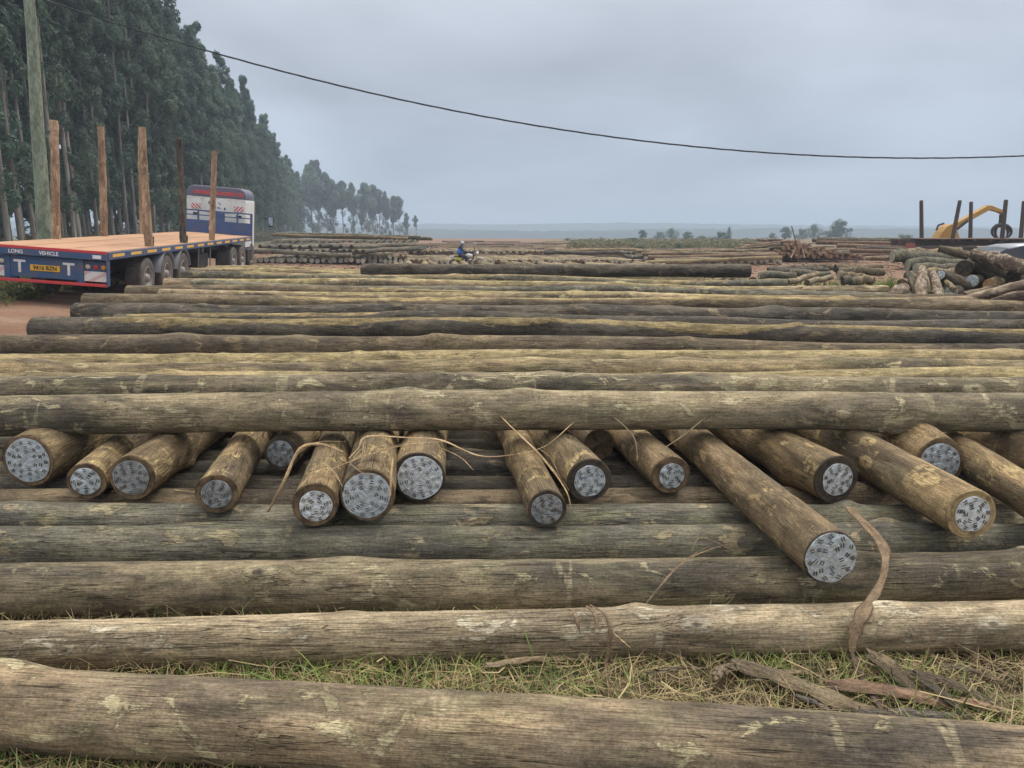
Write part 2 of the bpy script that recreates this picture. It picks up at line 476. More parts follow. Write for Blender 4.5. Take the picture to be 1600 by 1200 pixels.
# ------------------------------------------------------------------ logs
def log_mesh(name, L, r0, r1, seed, mat, end_mat, seg=36, dx=0.05, knots=6, wob=0.02, bend=0.012, peel=None, anchor=False):
    """a tapered trunk along +X with swellings, knots and cut ends"""
    rng = np.random.RandomState(seed)
    nr = max(6, int(L / dx))
    x = np.linspace(0, L, nr)
    th = np.linspace(0, 2 * np.pi, seg, endpoint=False)
    X, T = np.meshgrid(x, th, indexing='ij')
    rad = r0 + (r1 - r0) * X / L
    mr = (r0 + r1) / 2
    d = np.zeros_like(X)
    for _ in range(7):
        k = rng.uniform(0.4, 5.0); m = rng.randint(0, 4)
        d += rng.uniform(0.3, 1.0) * np.sin(k * X + m * T + rng.uniform(0, 6.28)) / (0.7 + 0.5 * k)
    rad = rad * (1 + wob * d)
    fine = np.zeros_like(X)
    for _ in range(8):
        k = rng.uniform(8, 26); m = rng.randint(1, 9)
        fine += np.sin(k * X + m * T + rng.uniform(0, 6.28))
    rad = rad * (1 + 0.0028 * fine)
    kmask = np.zeros_like(X)
    for _ in range(knots):
        xk, tk = rng.uniform(0.1, L - 0.1), rng.uniform(0, 6.28)
        if rng.rand() < 0.6: tk = rng.uniform(-0.3, 2.2) + 0.6
        sx, st, am = rng.uniform(0.05, 0.2), rng.uniform(0.22, 0.6), rng.uniform(0.08, 0.30) * mr
        dt = np.angle(np.exp(1j * (T - tk)))
        rad = rad + am * np.exp(-((X - xk) / sx) ** 2 - (dt / st) ** 2)
        if rng.rand() < 0.7:
            e = rng.uniform(0.018, 0.045)
            kmask = np.maximum(kmask, np.exp(-((X - xk) / (e * 2.0)) ** 2 - (dt * mr / e) ** 2))
    by = bend * (np.sin(rng.uniform(0.3, 0.9) * x + rng.uniform(0, 6.28)) + 0.5 * np.sin(rng.uniform(1.0, 2.0) * x + rng.uniform(0, 6.28)))
    bz = 0.8 * bend * (np.sin(rng.uniform(0.3, 0.9) * x + rng.uniform(0, 6.28)) + 0.4 * np.sin(rng.uniform(1.0, 2.2) * x + rng.uniform(0, 6.28)))
    by -= by[0] if anchor else by.mean()
    bz -= bz[0] if anchor else bz.mean()
    Y = rad * np.cos(T) + by[:, None]
    Z = rad * np.sin(T) + bz[:, None]
    verts = np.stack([X, Y, Z], -1).reshape(-1, 3)
    faces, mats, smooth = [], [], []
    for i in range(nr - 1):
        a = i * seg; b = a + seg
        for k in range(seg):
            k2 = (k + 1) % seg
            faces.append((a + k, b + k, b + k2, a + k2))
    ns = len(faces)
    vl = [verts]
    base = len(verts)
    for e, (i, sgn) in enumerate(((0, -1), (nr - 1, 1))):
        cy, cz = by[i], bz[i]
        rim = np.stack([np.full(seg, x[i]), Y[i], Z[i]], -1)
        rings = []
        for fr, dz in ((1.0, 0.0), (0.965, 0.007), (0.6, 0.004), (0.25, 0.005)):
            q = rim.copy()
            q[:, 1] = cy + (rim[:, 1] - cy) * fr
            q[:, 2] = cz + (rim[:, 2] - cz) * fr
            q[:, 0] += sgn * (dz + 0.0025 * np.sin(3 * th + seed) * fr)
            if fr == 1.0: q[:, 0] -= sgn * np.abs(rng.normal(0, 0.006, seg))
            rings.append(q)
        c = np.array([[x[i] + sgn * 0.005, cy, cz]])
        vl += rings + [c]
        for j in range(3):
            a = base + j * seg; b = a + seg
            for k in range(seg):
                k2 = (k + 1) % seg
                faces.append((a + k, a + k2, b + k2, b + k) if sgn < 0 else (a + k, b + k, b + k2, a + k2))
        a = base + 3 * seg; cc = base + 4 * seg
        for k in range(seg):
            k2 = (k + 1) % seg
            faces.append((a + k, a + k2, cc) if sgn < 0 else (a + k2, a + k, cc))
        base += 4 * seg + 1
    verts = np.concatenate(vl)
    me = bpy.data.meshes.new(name)
    me.from_pydata(verts.tolist(), [], faces)
    me.materials.append(mat); me.materials.append(end_mat)
    mi = np.zeros(len(faces), dtype=np.int32); mi[ns:] = 1
    me.polygons.foreach_set('material_index', mi)
    me.polygons.foreach_set('use_smooth', (mi == 0))
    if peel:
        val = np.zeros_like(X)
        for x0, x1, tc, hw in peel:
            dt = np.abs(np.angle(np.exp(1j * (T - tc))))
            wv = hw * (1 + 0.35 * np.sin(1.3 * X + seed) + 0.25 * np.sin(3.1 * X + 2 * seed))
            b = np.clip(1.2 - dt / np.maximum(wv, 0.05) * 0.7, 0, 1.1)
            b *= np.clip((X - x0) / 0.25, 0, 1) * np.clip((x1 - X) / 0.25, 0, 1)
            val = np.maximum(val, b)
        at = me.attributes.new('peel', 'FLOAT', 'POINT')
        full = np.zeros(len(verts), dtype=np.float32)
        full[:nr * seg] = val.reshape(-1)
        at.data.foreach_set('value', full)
    full = np.zeros(len(verts), dtype=np.float32)
    full[:nr * seg] = kmask.reshape(-1)
    at = me.attributes.new('knot', 'FLOAT', 'POINT')
    at.data.foreach_set('value', full)
    me.update()
    return me

def place_axis(o, p0, p1, roll=0.0):
    d = (Vector(p1) - Vector(p0)).normalized()
    q = d.to_track_quat('X', 'Z')
    o.rotation_euler = (q @ Quaternion((1, 0, 0), roll)).to_euler()
    o.location = p0

def nail_plate(parent, r, seed, cy=0.0, cz=0.0, xo=-0.0105, wild=False, mat='plate'):
    rng = np.random.RandomState(seed)
    mb = MB()
    seg = 40
    ph = rng.uniform(0, 6.28)
    rims = [r * f for f in (1.0, 0.8, 0.6, 0.4, 0.2)]
    vs, fs = [], []
    for j, rr in enumerate(rims):
        for k in range(seg):
            a = 2 * math.pi * k / seg
            e = 1 + (0.014 * math.sin(3 * a + ph) + 0.009 * math.sin(7 * a + 2 * ph)) * (rr / r)
            w = 0.0022 * math.sin(3 * a + ph + 1.7 * j) + 0.0012 * math.sin(8 * a + 3 * j + ph)
            vs.append((w - 0.0015 * (j > 0), rr * e * math.cos(a), rr * e * math.sin(a)))
    for j in range(4):
        for k in range(seg):
            k2 = (k + 1) % seg
            fs.append((j * seg + k, j * seg + k2, (j + 1) * seg + k2, (j + 1) * seg + k))
    fs.append(tuple(4 * seg + k for k in range(seg)))
    for k in range(seg):      # turned edge so the sheet has thickness
        a = 2 * math.pi * k / seg
        v = vs[k]
        vs.append((0.004, v[1], v[2]))
    b = 5 * seg
    mb.add(vs[:5 * seg], fs, 0, True)
    rimf = [(k, (k + 1) % seg, seg + (k + 1) % seg, seg + k) for k in range(seg)]
    mb.add(vs[:seg] + vs[b:], rimf, 0, False)
    unit = 0.017
    nring = 3 if r > 0.072 else 2
    for q in range(nring):
        rr = r * (0.84 - q * (0.66 / nring))
        n = max(5, int(2 * math.pi * rr / 0.052))
        p0 = rng.uniform(0, 6.28)
        for k in range(n):
            a = p0 + 2 * math.pi * k / n + rng.uniform(-0.04, 0.04)
            tw = rng.uniform(-0.1, 0.1)
            if wild: tw += 0.8
            for sgn in (-1, 1):
                hx, hy = 0.0094, 0.0016
                ca, sa = math.cos(a), math.sin(a)
                ct, st = math.cos(a + math.pi / 2 + tw), math.sin(a + math.pi / 2 + tw)
                cx_, cy_ = rr * ca, rr * sa
                ox, oy = -st * sgn * 0.0058, ct * sgn * 0.0058
                pts = []
                for (ux, uy) in ((-hx, -hy), (hx, -hy), (hx, hy), (-hx, hy)):
                    pts.append((-0.0062, cx_ + ox + ux * ct - uy * st, cy_ + oy + ux * st + uy * ct))
                base = [(0.0, p[1], p[2]) for p in pts]
                mb.add(pts + base, [(0, 1, 2, 3), (0, 1, 5, 4), (1, 2, 6, 5), (2, 3, 7, 6), (3, 0, 4, 7)], 1)
    o = mb.build('nail_plate', [M[mat], M['slot']], parent)
    o.location = (xo, cy, cz)
    return o

# ------------------------------------------------------------------ ground
def smooth(a, b, x):
    t = min(1, max(0, (x - a) / (b - a)))
    return t * t * (3 - 2 * t)

def gz(x, y):
    """height of the yard: falls gently away, rises to the left towards the plantation"""
    z = -0.0125 * min(max(0.0, y - 8), 44) - 0.0056 * max(0.0, y - 52)
    if y > 330: z -= 0.012 * min(y - 330, 700)
    side = max(0.0, -x - 5.5)
    lat = 0.08 * min(side, 7.5) + 0.02 * max(0.0, min(side - 7.5, 60))
    keep = (1 - 0.65 * smooth(33, 44, y)) * (1 - smooth(150, 350, y)) * smooth(3, 9, y)
    return z + lat * keep

def ground_mat():
    t = NT('yard_earth')
    v = t.coord()
    n = t.noise(v, 0.35, 6, 0.6)
    n2 = t.noise(v, 2.2, 6, 0.65)
    f = t.noise(v, 30.0, 5, 0.7)
    red = t.mix(t.step(n, 0.35, 0.65), (0.17, 0.095, 0.06), (0.24, 0.15, 0.10))
    red = t.mix(t.step(n2, 0.48, 0.72, 0, 0.55), red, (0.15, 0.092, 0.065))
    stretch = t.noise(t.vmath('MULTIPLY', v, (0.35, 2.0, 1.0)), 1.0, 5, 0.65)
    red = t.mix(t.step(stretch, 0.52, 0.66, 0, 0.5), red, (0.33, 0.25, 0.18))
    turf = t.mix(t.step(n2, 0.35, 0.65), (0.05, 0.043, 0.025), (0.10, 0.08, 0.045))
    turf = t.mix(t.step(f, 0.4, 0.65, 0, 0.6), turf, (0.05, 0.042, 0.03))
    at = t.node('ShaderNodeAttribute', attribute_name='turf')
    g = t.step(t.math('ADD', at.outputs['Fac'], t.math('MULTIPLY', t.math('SUBTRACT', n2, 0.5), 0.8)), 0.35, 0.65)
    scrub = t.mix(t.step(n, 0.4, 0.6), (0.10, 0.105, 0.05), (0.17, 0.14, 0.075))
    at2 = t.node('ShaderNodeAttribute', attribute_name='scrub')
    g2 = t.step(t.math('ADD', at2.outputs['Fac'], t.math('MULTIPLY', t.math('SUBTRACT', stretch, 0.5), 0.7)), 0.35, 0.7)
    c = t.mix(g2, t.mix(g, red, turf), scrub)
    c = t.vmath('MULTIPLY', c, t.step(f, 0.3, 0.7, 0.78, 1.18))
    t.color(c)
    t.rough(0.95); t.spec(0.15)
    t.bump(t.math('ADD', f, n2), 0.6, 0.03)
    return t.mat

def build_ground():
    ys = list(np.linspace(-6, 24, 41)) + list(np.geomspace(25, 330, 44)) + list(np.geomspace(345, 2600, 16))
    verts, faces, turf, scrub = [], [], [], []
    us = np.concatenate([np.linspace(-1, 1, 81)])
    nx = len(us)
    for y in ys:
        w = 26 + 1.15 * max(0, y)
        for u in us:
            x = w * u
            z = gz(x, y) + 0.02 * math.sin(x * 1.7 + y) * math.sin(y * 1.3 - x * 0.4)
            verts.append((x, y, z))
            tf = smooth(-6.2, -5.0, x) * (1 - smooth(18, 21, y))
            tf = max(tf, smooth(2.0, 6.0, x) * (1 - smooth(27, 31, y)) * 0.8)
            tf *= 1.0
            turf.append(max(0.0, tf))
            edge = -18.5 - 0.207 * y
            s_ = smooth(edge + 9, edge + 3, x) if y > 5 else 0
            if y < 22: s_ = max(s_, smooth(-10.0, -11.5, x) * smooth(13, 15, y))
            s_ = max(s_, smooth(85, 120, y) * 0.55 * smooth(-10, 20, x), smooth(330, 420, y) * 1.2)
            scrub.append(s_)
    for j in range(len(ys) - 1):
        for i in range(nx - 1):
            a = j * nx + i
            faces.append((a, a + 1, a + nx + 1, a + nx))
    me = bpy.data.meshes.new('ground')
    me.from_pydata(verts, [], faces)
    me.materials.append(ground_mat())
    for nm, arr in (('turf', turf), ('scrub', scrub)):
        at = me.attributes.new(nm, 'FLOAT', 'POINT')
        at.data.foreach_set('value', arr)
    me.polygons.foreach_set('use_smooth', [True] * len(faces))
    o = link('ground', me)
    tag(o, kind='structure')
build_ground()

def hill(name, pts, y0, depth, seed, c):
    """a far wooded ridge; pts = (x, crest height)"""
    rng = random.Random(seed)
    verts, faces = [], []
    xs = np.linspace(pts[0][0], pts[-1][0], 260)
    hs = np.interp(xs, [p[0] for p in pts], [p[1] for p in pts])
    prof = [(0.0, -14.0), (0.35, 0.45), (0.7, 0.85), (1.0, 1.0), (1.6, 0.6), (2.4, -0.2)]
    for f, h in prof:
        for x, hh in zip(xs, hs):
            jig = rng.uniform(-0.9, 1.3) if h > 0.5 else 0
            zz = -14.0 if h == -14.0 else -10 + (hh + 10) * h + jig
            verts.append((x, y0 + depth * f + 25 * math.sin(x * 0.004 + seed), zz))
    n = len(xs)
    for j in range(len(prof) - 1):
        for i in range(n - 1):
            a = j * n + i
            faces.append((a, a + 1, a + n + 1, a + n))
    t = NT(name + '_woodland')
    v = t.coord()
    t.color(t.mix(t.step(t.noise(v, 0.02, 5, 0.7), 0.35, 0.65), c, tuple(k * 0.6 for k in c)))
    t.rough(1.0); t.spec(0.0)
    me = bpy.data.meshes.new(name)
    me.from_pydata(verts, [], faces)
    me.materials.append(t.mat)
    me.polygons.foreach_set('use_smooth', [True] * len(faces))
    tag(link(name, me), kind='structure')

hill('far_hill', [(-1500, 20), (-330, 14.5), (-100, 13), (0, 12), (250, 15.5), (420, 13.5), (700, 9.5), (1100, 7), (1700, 6)], 1500, 240, 3, (0.05, 0.065, 0.045))
hill('near_hill', [(-1200, 2), (-200, 3.2), (-60, 0.5), (60, -1), (200, 1.5), (420, 2.6), (900, 1.5), (1400, 0)], 950, 120, 8, (0.045, 0.06, 0.035))

# ------------------------------------------------------------------ the near stack: logs lying on the grass
RB = random.Random(5)
def cross_log(name_mat, xl, yl, zl, xr, yr, zr, r0, r1, seed, label, end='end_brown', group=None, **kw):
    p0, p1 = Vector((xl, yl, zl)), Vector((xr, yr, zr))
    L = (p1 - p0).length
    me = log_mesh('log', L, r0, r1, seed, M[name_mat], M[end], **kw)
    o = link('log', me)
    place_axis(o, p0, p1)
    tag(o, label, 'log', group)
    return o

# (material, left distance, left radius, right distance, right radius) from the outline rows in the photograph
cross_log('greytan', -4.6, 2.72, 0.140, 4.4, 1.83, 0.138, 0.138, 0.138, 11, 'thick grey brown log lying nearest the viewer on the grass', dx=0.025, knots=12, seg=48, wob=0.016)
cross_log('silver', -4.9, 2.80, 0.108, 5.2, 3.20, 0.104, 0.104, 0.106, 12, 'slender silvery log with a pale scar, second from the viewer behind the grass strip', dx=0.025, knots=14, seg=44, wob=0.022)
cross_log('olive', -5.0, 3.28, 0.132, 5.6, 3.60, 0.122, 0.134, 0.120, 13, 'tan and grey log lying under the lowest hanging nail plated log end', dx=0.025, knots=10, seg=44, wob=0.018)
cross_log('grey', -5.0, solve_d(826, 0.13, 0.13) , 0.13, 5.6, solve_d(812, 0.13, 0.13), 0.13, 0.132, 0.126, 14, 'dark grey log with bare patches, just behind the tan log under the plated ends', dx=0.03, knots=10)
cross_log('grey', -5.2, solve_d(791, 0.14, 0.13), 0.14, 5.6, solve_d(780, 0.14, 0.13), 0.14, 0.132, 0.128, 15, 'grey green log carrying the plated log ends, behind the dark grey one', dx=0.03, knots=8)
cross_log('brown', -5.2, solve_d(766, 0.14, 0.12), 0.14, 5.6, solve_d(757, 0.14, 0.12), 0.14, 0.122, 0.118, 16, 'brown log half hidden below the plated log ends', dx=0.05)
for k, (yy, mm) in enumerate(((742, 'dark'), (722, 'dark'), (703, 'dark'))):  # dark wood here puts the deep shade of the gaps into the colour
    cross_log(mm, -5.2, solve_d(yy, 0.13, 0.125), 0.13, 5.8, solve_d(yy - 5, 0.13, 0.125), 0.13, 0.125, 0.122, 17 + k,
              'log deep under the crossing logs, coloured dark for the shade there', group='shaded logs at the bottom of the near stack', dx=0.08)
for k, yy in enumerate((5.25, 5.6, 5.95, 6.35, 6.8, 7.5, 8.6, 10.0, 12.5, 15.2)):  # hidden logs farther in, wood likewise darkened to stand for shade
    cross_log('dark', -5.5, yy, 0.13, 5.5, yy, 0.13, 0.128, 0.122, 24 + k, 'log deep under the crossing logs, coloured dark for the shade there',
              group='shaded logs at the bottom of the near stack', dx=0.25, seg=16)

# ------------------------------------------------------------------ logs running away from the viewer, nail plates on their ends
# end centre px, end radius px, a second axis point px, plate radius fraction, material, end material, height lift, label
ENDS = [
    (45, 720, 42, 112, 688, 0.84, 'fresh', 'end_brown', 0.0, 'plated log end at the far left of the row, in a dark hollow'),
    (135, 752, 30, 205, 690, 0.72, 'fresh', 'end_brown', 0.0, 'narrow plated log end close left of a stained plate'),
    (207, 746, 36, 290, 686, 0.78, 'fresh', 'end_brown', 0.0, 'log end with a rust stained plate, second right of the far left plate'),
    (339, 771, 33, 388, 688, 0.70, 'fresh', 'end_brown', 0.0, 'log end with small plate and brown rim standing alone between dark gaps'),
    (440, 708, 27, 464, 684, 0.78, 'fresh', 'end_dark', 0.04, 'small set back log end with a dull dark plate'),
    (493, 789, 36, 526, 688, 0.70, 'fresh', 'end_brown', 0.0, 'straw draped log end with a chipped rim, lowest of three touching ends'),
    (574, 773, 43, 588, 690, 0.86, 'fresh', 'end_brown', 0.01, 'log end crossed by a dangling straw, middle of three touching ends'),
    (655, 745, 40, 664, 688, 0.88, 'fresh', 'end_dark', 0.0, 'log end with a bright plate filling it, right of three touching ends'),
    (855, 795, 31, 806, 690, 0.80, 'fresh', 'end_dark', 0.0, 'log end with tilted plate reaching low, below a long straw'),
    (920, 750, 36, 868, 690, 0.70, 'fresh', 'end_dark', 0.01, 'log end with a plate in a wide black rim'),
    (936, 694, 25, 915, 676, 0.0, 'brown', 'end_brown', 0.03, 'short brown log end without a plate, set far back'),
    (1048, 742, 31, 984, 686, 0.66, 'fresh', 'end_brown', 0.0, 'log end with a small plate, next left of the long slanting log'),
    (1297, 870, 43, 1088, 690, 0.96, 'fresh', 'end_dark', 0.0, 'long slanting log with the largest plate, reaching nearest the viewer'),
    (1306, 748, 39, 1186, 684, 0.67, 'fresh', 'end_dark', 0.0, 'log end with a small bright plate in a wide smooth dark face'),
    (1517, 803, 41, 1318, 690, 0.70, 'fresh', 'end_tan', 0.02, 'tan log with pale yellow end rim and bright plate, far right'),
    (1466, 724, 40, 1410, 692, 0.80, 'fresh', 'end_brown', 0.0, 'log end with plate half hidden behind the pale rimmed log'),
    (1690, 830, 36, 1500, 708, 0.70, 'fresh', 'end_brown', 0.02, 'tan log running out of the picture at the right below another'),
    (1700, 745, 36, 1560, 690, 0.70, 'fresh', 'end_brown', 0.02, 'brown log in shade running out of the picture at the right'),
]
TOPZ = 0.262
for k, (px, py, rp, qx, qy, pf, mt, em, lift, lab) in enumerate(ENDS):
    d = 4.0
    for _ in range(25):
        r = rp * depth_scale(py, d)
        zc = TOPZ + r + lift
        d = (CAM_H - zc) / math.tan(down_angle(py))
    p0 = P(px, py, d)
    d2 = (CAM_H - (zc + 0.01)) / math.tan(down_angle(qy))
    q = P(qx, qy, d2)
    dr = (q - p0)
    dr.z = 0.0
    dr = dr.normalized()
    L = 10.5 + 0.07 * k
    me = log_mesh('log', L, r, r * 0.85, 100 + k, M[mt], M[em], seg=40, dx=0.04, knots=14, wob=0.026, bend=0.008, anchor=True)
    o = link('log', me)
    place_axis(o, p0, p0 + dr, roll=k * 1.3)
    tag(o, lab, 'log', 'logs running away from the viewer in the near stack')
    if pf > 0:
        nail_plate(o, r * pf, 40 + k, cy=r * 0.03 * math.sin(k * 2.1), cz=r * 0.03 * math.cos(k * 1.7), wild=(k in (12,)), mat='plate_bright' if k in (7, 13, 14, 5) else ('plate_dull' if k in (2, 3, 4, 8) else 'plate'))

# ------------------------------------------------------------------ top layer of the near stack
# (left px or None, left row, right px or None, right row, radius, material, yaw metres, peel strips, label)
TOPS = [
    (None, 617, None, 612, 0.126, 'olive', 0.0, None, 'thick grey green log on top of the plated ends, front log of the upper layer'),
    (None, 588, None, 585, 0.120, 'olive', 0.0, None, 'tan log directly behind the front log of the upper layer'),
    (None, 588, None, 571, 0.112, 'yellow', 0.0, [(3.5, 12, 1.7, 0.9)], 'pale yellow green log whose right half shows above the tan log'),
    (None, 566, None, 560, 0.112, 'tan', 0.0, None, 'tan log between the pale yellow log and the broad one behind it'),
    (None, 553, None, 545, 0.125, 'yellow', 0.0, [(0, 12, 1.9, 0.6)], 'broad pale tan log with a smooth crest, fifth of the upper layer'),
    (-22, 524, None, 533, 0.125, 'brown', 0.3, None, 'dark brown knotty log before the yellow crested one'),
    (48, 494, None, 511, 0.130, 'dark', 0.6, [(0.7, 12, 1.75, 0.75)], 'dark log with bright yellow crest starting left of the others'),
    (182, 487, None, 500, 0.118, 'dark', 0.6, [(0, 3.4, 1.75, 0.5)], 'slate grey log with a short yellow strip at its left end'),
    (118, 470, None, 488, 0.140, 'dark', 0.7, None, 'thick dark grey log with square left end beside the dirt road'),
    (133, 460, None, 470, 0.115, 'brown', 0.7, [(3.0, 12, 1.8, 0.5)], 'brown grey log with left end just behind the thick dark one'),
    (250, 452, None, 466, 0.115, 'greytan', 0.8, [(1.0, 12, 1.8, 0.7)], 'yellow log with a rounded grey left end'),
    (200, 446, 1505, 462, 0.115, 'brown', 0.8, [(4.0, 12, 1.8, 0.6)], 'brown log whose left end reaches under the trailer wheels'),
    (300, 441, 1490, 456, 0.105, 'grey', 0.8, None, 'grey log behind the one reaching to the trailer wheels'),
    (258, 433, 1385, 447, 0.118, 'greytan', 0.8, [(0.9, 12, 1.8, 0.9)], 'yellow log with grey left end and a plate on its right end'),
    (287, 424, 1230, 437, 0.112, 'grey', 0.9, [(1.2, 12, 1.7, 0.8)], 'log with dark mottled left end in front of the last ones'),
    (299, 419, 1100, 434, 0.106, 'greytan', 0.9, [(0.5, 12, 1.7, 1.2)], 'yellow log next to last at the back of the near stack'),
    (325, 415, 1060, 431, 0.100, 'tan', 1.0, [(0.2, 12, 1.7, 0.9)], 'pale thin log at the very back of the near stack'),
]
ROW_D = []
for k, (lx, ly, rx, ry, r, mt, yaw, peel, lab) in enumerate(TOPS):
    zc = 0.65
    dR = solve_d(ry, zc, r)
    zR = zc
    dL = dR + yaw if yaw else solve_d(ly, zc, r)
    zL = zc if not yaw else solve_z(ly, dL, r)
    xL = x_at(lx, ly, dL) if lx is not None else -5.2 - 0.2 * (k % 3)
    xR = x_at(rx, ry, dR) if rx is not None else max(5.8, 0.80 * dR) + 0.15 * (k % 4)
    ROW_D.append((dL, dR, zL))
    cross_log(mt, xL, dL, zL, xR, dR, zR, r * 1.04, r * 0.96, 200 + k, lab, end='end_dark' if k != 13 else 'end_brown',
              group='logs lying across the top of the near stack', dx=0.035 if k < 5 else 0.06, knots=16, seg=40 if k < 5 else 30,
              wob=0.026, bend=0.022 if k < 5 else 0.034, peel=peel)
print('ROWS', [(round(a, 2), round(b, 2), round(c, 2)) for a, b, c in ROW_D])

# ------------------------------------------------------------------ grass between the nearest logs
def blades(name, n, area, hmin, hmax, wid, mats, seed, lean=0.6, zoff=0.0, clump=0.0):
    rng = np.random.RandomState(seed)
    x = rng.uniform(area[0], area[1], n); y = rng.uniform(area[2], area[3], n)
    if clump > 0:
        keep = (np.sin(x * 3.1 + 1.3 * y) + np.sin(x * 1.3 - 4.0 * y + 1) + np.sin(5.3 * x + 7 * y)) > (rng.uniform(-2, 2, n) * 1.0 + clump)
        x, y = x[keep], y[keep]; n = len(x)
    h = rng.uniform(hmin, hmax, n) * rng.uniform(0.5, 1, n); w = wid * rng.uniform(0.6, 1.4, n)
    az = rng.uniform(0, 2 * np.pi, n); ln = rng.uniform(0.1, 1.0, n) * lean
    dx_, dy_ = np.cos(az), np.sin(az)
    px_, py_ = -dy_, dx_
    V = []
    for f, wf in ((0, 1.0), (0.4, 0.9), (0.75, 0.6), (1.0, 0.08)):
        o = h * ln * f ** 1.7 * 1.6
        zz = h * (f - 0.45 * ln * f ** 2) + zoff
        for sg in (-1, 1):
            V.append(np.stack([x + dx_ * o + sg * px_ * w * wf / 2, y + dy_ * o + sg * py_ * w * wf / 2, zz], -1))
    V = np.stack(V, 1)
    base = np.array([gz(a, b) for a, b in zip(x, y)])
    V[:, :, 2] += base[:, None]
    verts = V.reshape(-1, 3)
    idx = np.arange(n)[:, None] * 8
    f = np.concatenate([idx + np.array([[0, 1, 3, 2]]), idx + np.array([[2, 3, 5, 4]]), idx + np.array([[4, 5, 7, 6]])], 0)
    me = bpy.data.meshes.new(name)
    me.from_pydata(verts.tolist(), [], f.tolist())
    for m in mats: me.materials.append(m)
    mi = rng.randint(0, len(mats), n)
    me.polygons.foreach_set('material_index', np.concatenate([mi, mi, mi]).astype(np.int32))
    me.polygons.foreach_set('use_smooth', [True] * len(f))
    return link(name, me)

def flat_leaf(name, c, c2):
    t = NT(name)
    n = t.noise(t.coord(), 6.0, 3)
    t.color(t.mix(t.step(n, 0.35, 0.65), c, c2))
    t.rough(0.6); t.spec(0.3)
    return t.mat
GR = [flat_leaf('grass_green', (0.12, 0.20, 0.035), (0.075, 0.13, 0.03)), flat_leaf('grass_light', (0.22, 0.28, 0.06), (0.14, 0.19, 0.045))]
DR = [flat_leaf('straw_tan', (0.38, 0.29, 0.14), (0.27, 0.20, 0.10)), flat_leaf('straw_brown', (0.22, 0.15, 0.085), (0.15, 0.105, 0.06)), flat_leaf('straw_pale', (0.40, 0.33, 0.16), (0.29, 0.24, 0.11))]
tag(blades('grass', 48000, (-3.2, 3.6, 1.55, 3.4), 0.04, 0.15, 0.004, GR, 1, 0.9, 0, 0.1), 'green grass growing through the straw between the nearest logs', 'grass', kind='stuff')
tag(blades('dry_grass', 42000, (-3.2, 3.6, 1.5, 3.6), 0.03, 0.17, 0.0032, DR, 2, 1.5, 0, -0.4), 'dry tan grass and straw matted between the nearest logs', 'dry grass', kind='stuff')
tag(blades('grass_clumps', 1500, (-2.2, 2.6, 1.62, 3.3), 0.12, 0.26, 0.006, GR, 7, 0.9, 0, 1.6), 'taller green grass clumps standing up between the nearest logs', 'grass', kind='stuff')
def straw_litter():
    rng = random.Random(9)
    mb = MB()
    for _ in range(1700):
        x, y = rng.uniform(-3, 3.4), rng.uniform(1.6, 3.4)
        a, L = rng.uniform(0, 6.28), rng.uniform(0.08, 0.3)
        z0, z1 = rng.uniform(0.01, 0.07), rng.uniform(0.01, 0.10)
        w = rng.uniform(0.001, 0.0028)
        ca, sa = math.cos(a), math.sin(a)
        bow = rng.uniform(-0.04, 0.04)
        pts = []
        for f in (0, 0.5, 1):
            pts.append((x + ca * L * f - sa * bow * (f * (1 - f) * 4), y + sa * L * f + ca * bow * (f * (1 - f) * 4), z0 + (z1 - z0) * f + gz(x, y)))
        vs = []
        for p in pts: vs += [(p[0] - sa * w, p[1] + ca * w, p[2]), (p[0] + sa * w, p[1] - ca * w, p[2] + 0.002)]
        mb.add(vs, [(0, 1, 3, 2), (2, 3, 5, 4)], rng.choice((0, 0, 1, 1, 2)))
    o = link('straw_litter', mb.mesh('straw_litter', DR))
    tag(o, 'loose dry straw lying in the grass strip behind the nearest log', 'straw', kind='stuff')
straw_litter()

# ------------------------------------------------------------------ straw strips, bark strips and slabs
def ribbon(name, pts, w, mat, label, cat, group=None, thick=0.25, seg=6, curl=True):
    """a strip through pixel points (px, py, distance)"""
    q = [P(*p) for p in pts]
    # Catmull-Rom
    out = []
    for i in range(len(q) - 1):
        p0, p1, p2, p3 = q[max(i - 1, 0)], q[i], q[i + 1], q[min(i + 2, len(q) - 1)]
        for s_ in range(6):
            t = s_ / 6
            out.append(0.5 * ((2 * p1) + (p2 - p0) * t + (2 * p0 - 5 * p1 + 4 * p2 - p3) * t * t + (3 * p1 - p0 - 3 * p2 + p3) * t ** 3))
    out.append(q[-1])
    n = len(out)
    ws = w if hasattr(w, '__len__') else [w * 0.4, w, w * 0.9, w * 0.3]
    rad = np.interp(np.linspace(0, 1, n), np.linspace(0, 1, len(ws)), ws)
    mb = MB()
    mb.tube(out, [max(0.0013, k * 0.70 * (1 + 0.25 * math.sin(9.1 * i_) * math.sin(2.3 * i_))) for i_, k in enumerate(rad)], seg, 0, True, True, thick)
    rngf = random.Random(len(label))
    for _ in range(5 if max(rad) > 0.02 else (3 if max(rad) > 0.012 else 0)):     # loose fibres
        i0 = rngf.randrange(0, max(1, n - 6)); i1 = min(n, i0 + rngf.randrange(5, 14))
        jit = Vector((rngf.uniform(-1, 1), rngf.uniform(-1, 0), rngf.uniform(-0.6, 0.8))) * 0.02
        seg_ = [out[q_] + jit * ((q_ - i0) / max(1, i1 - i0 - 1)) ** 1.5 for q_ in range(i0, i1)]
        if len(seg_) > 2: mb.tube(seg_, 0.0013, 4)
    o = mb.build(name, [mat])
    tag(o, label, cat, group)
    return o
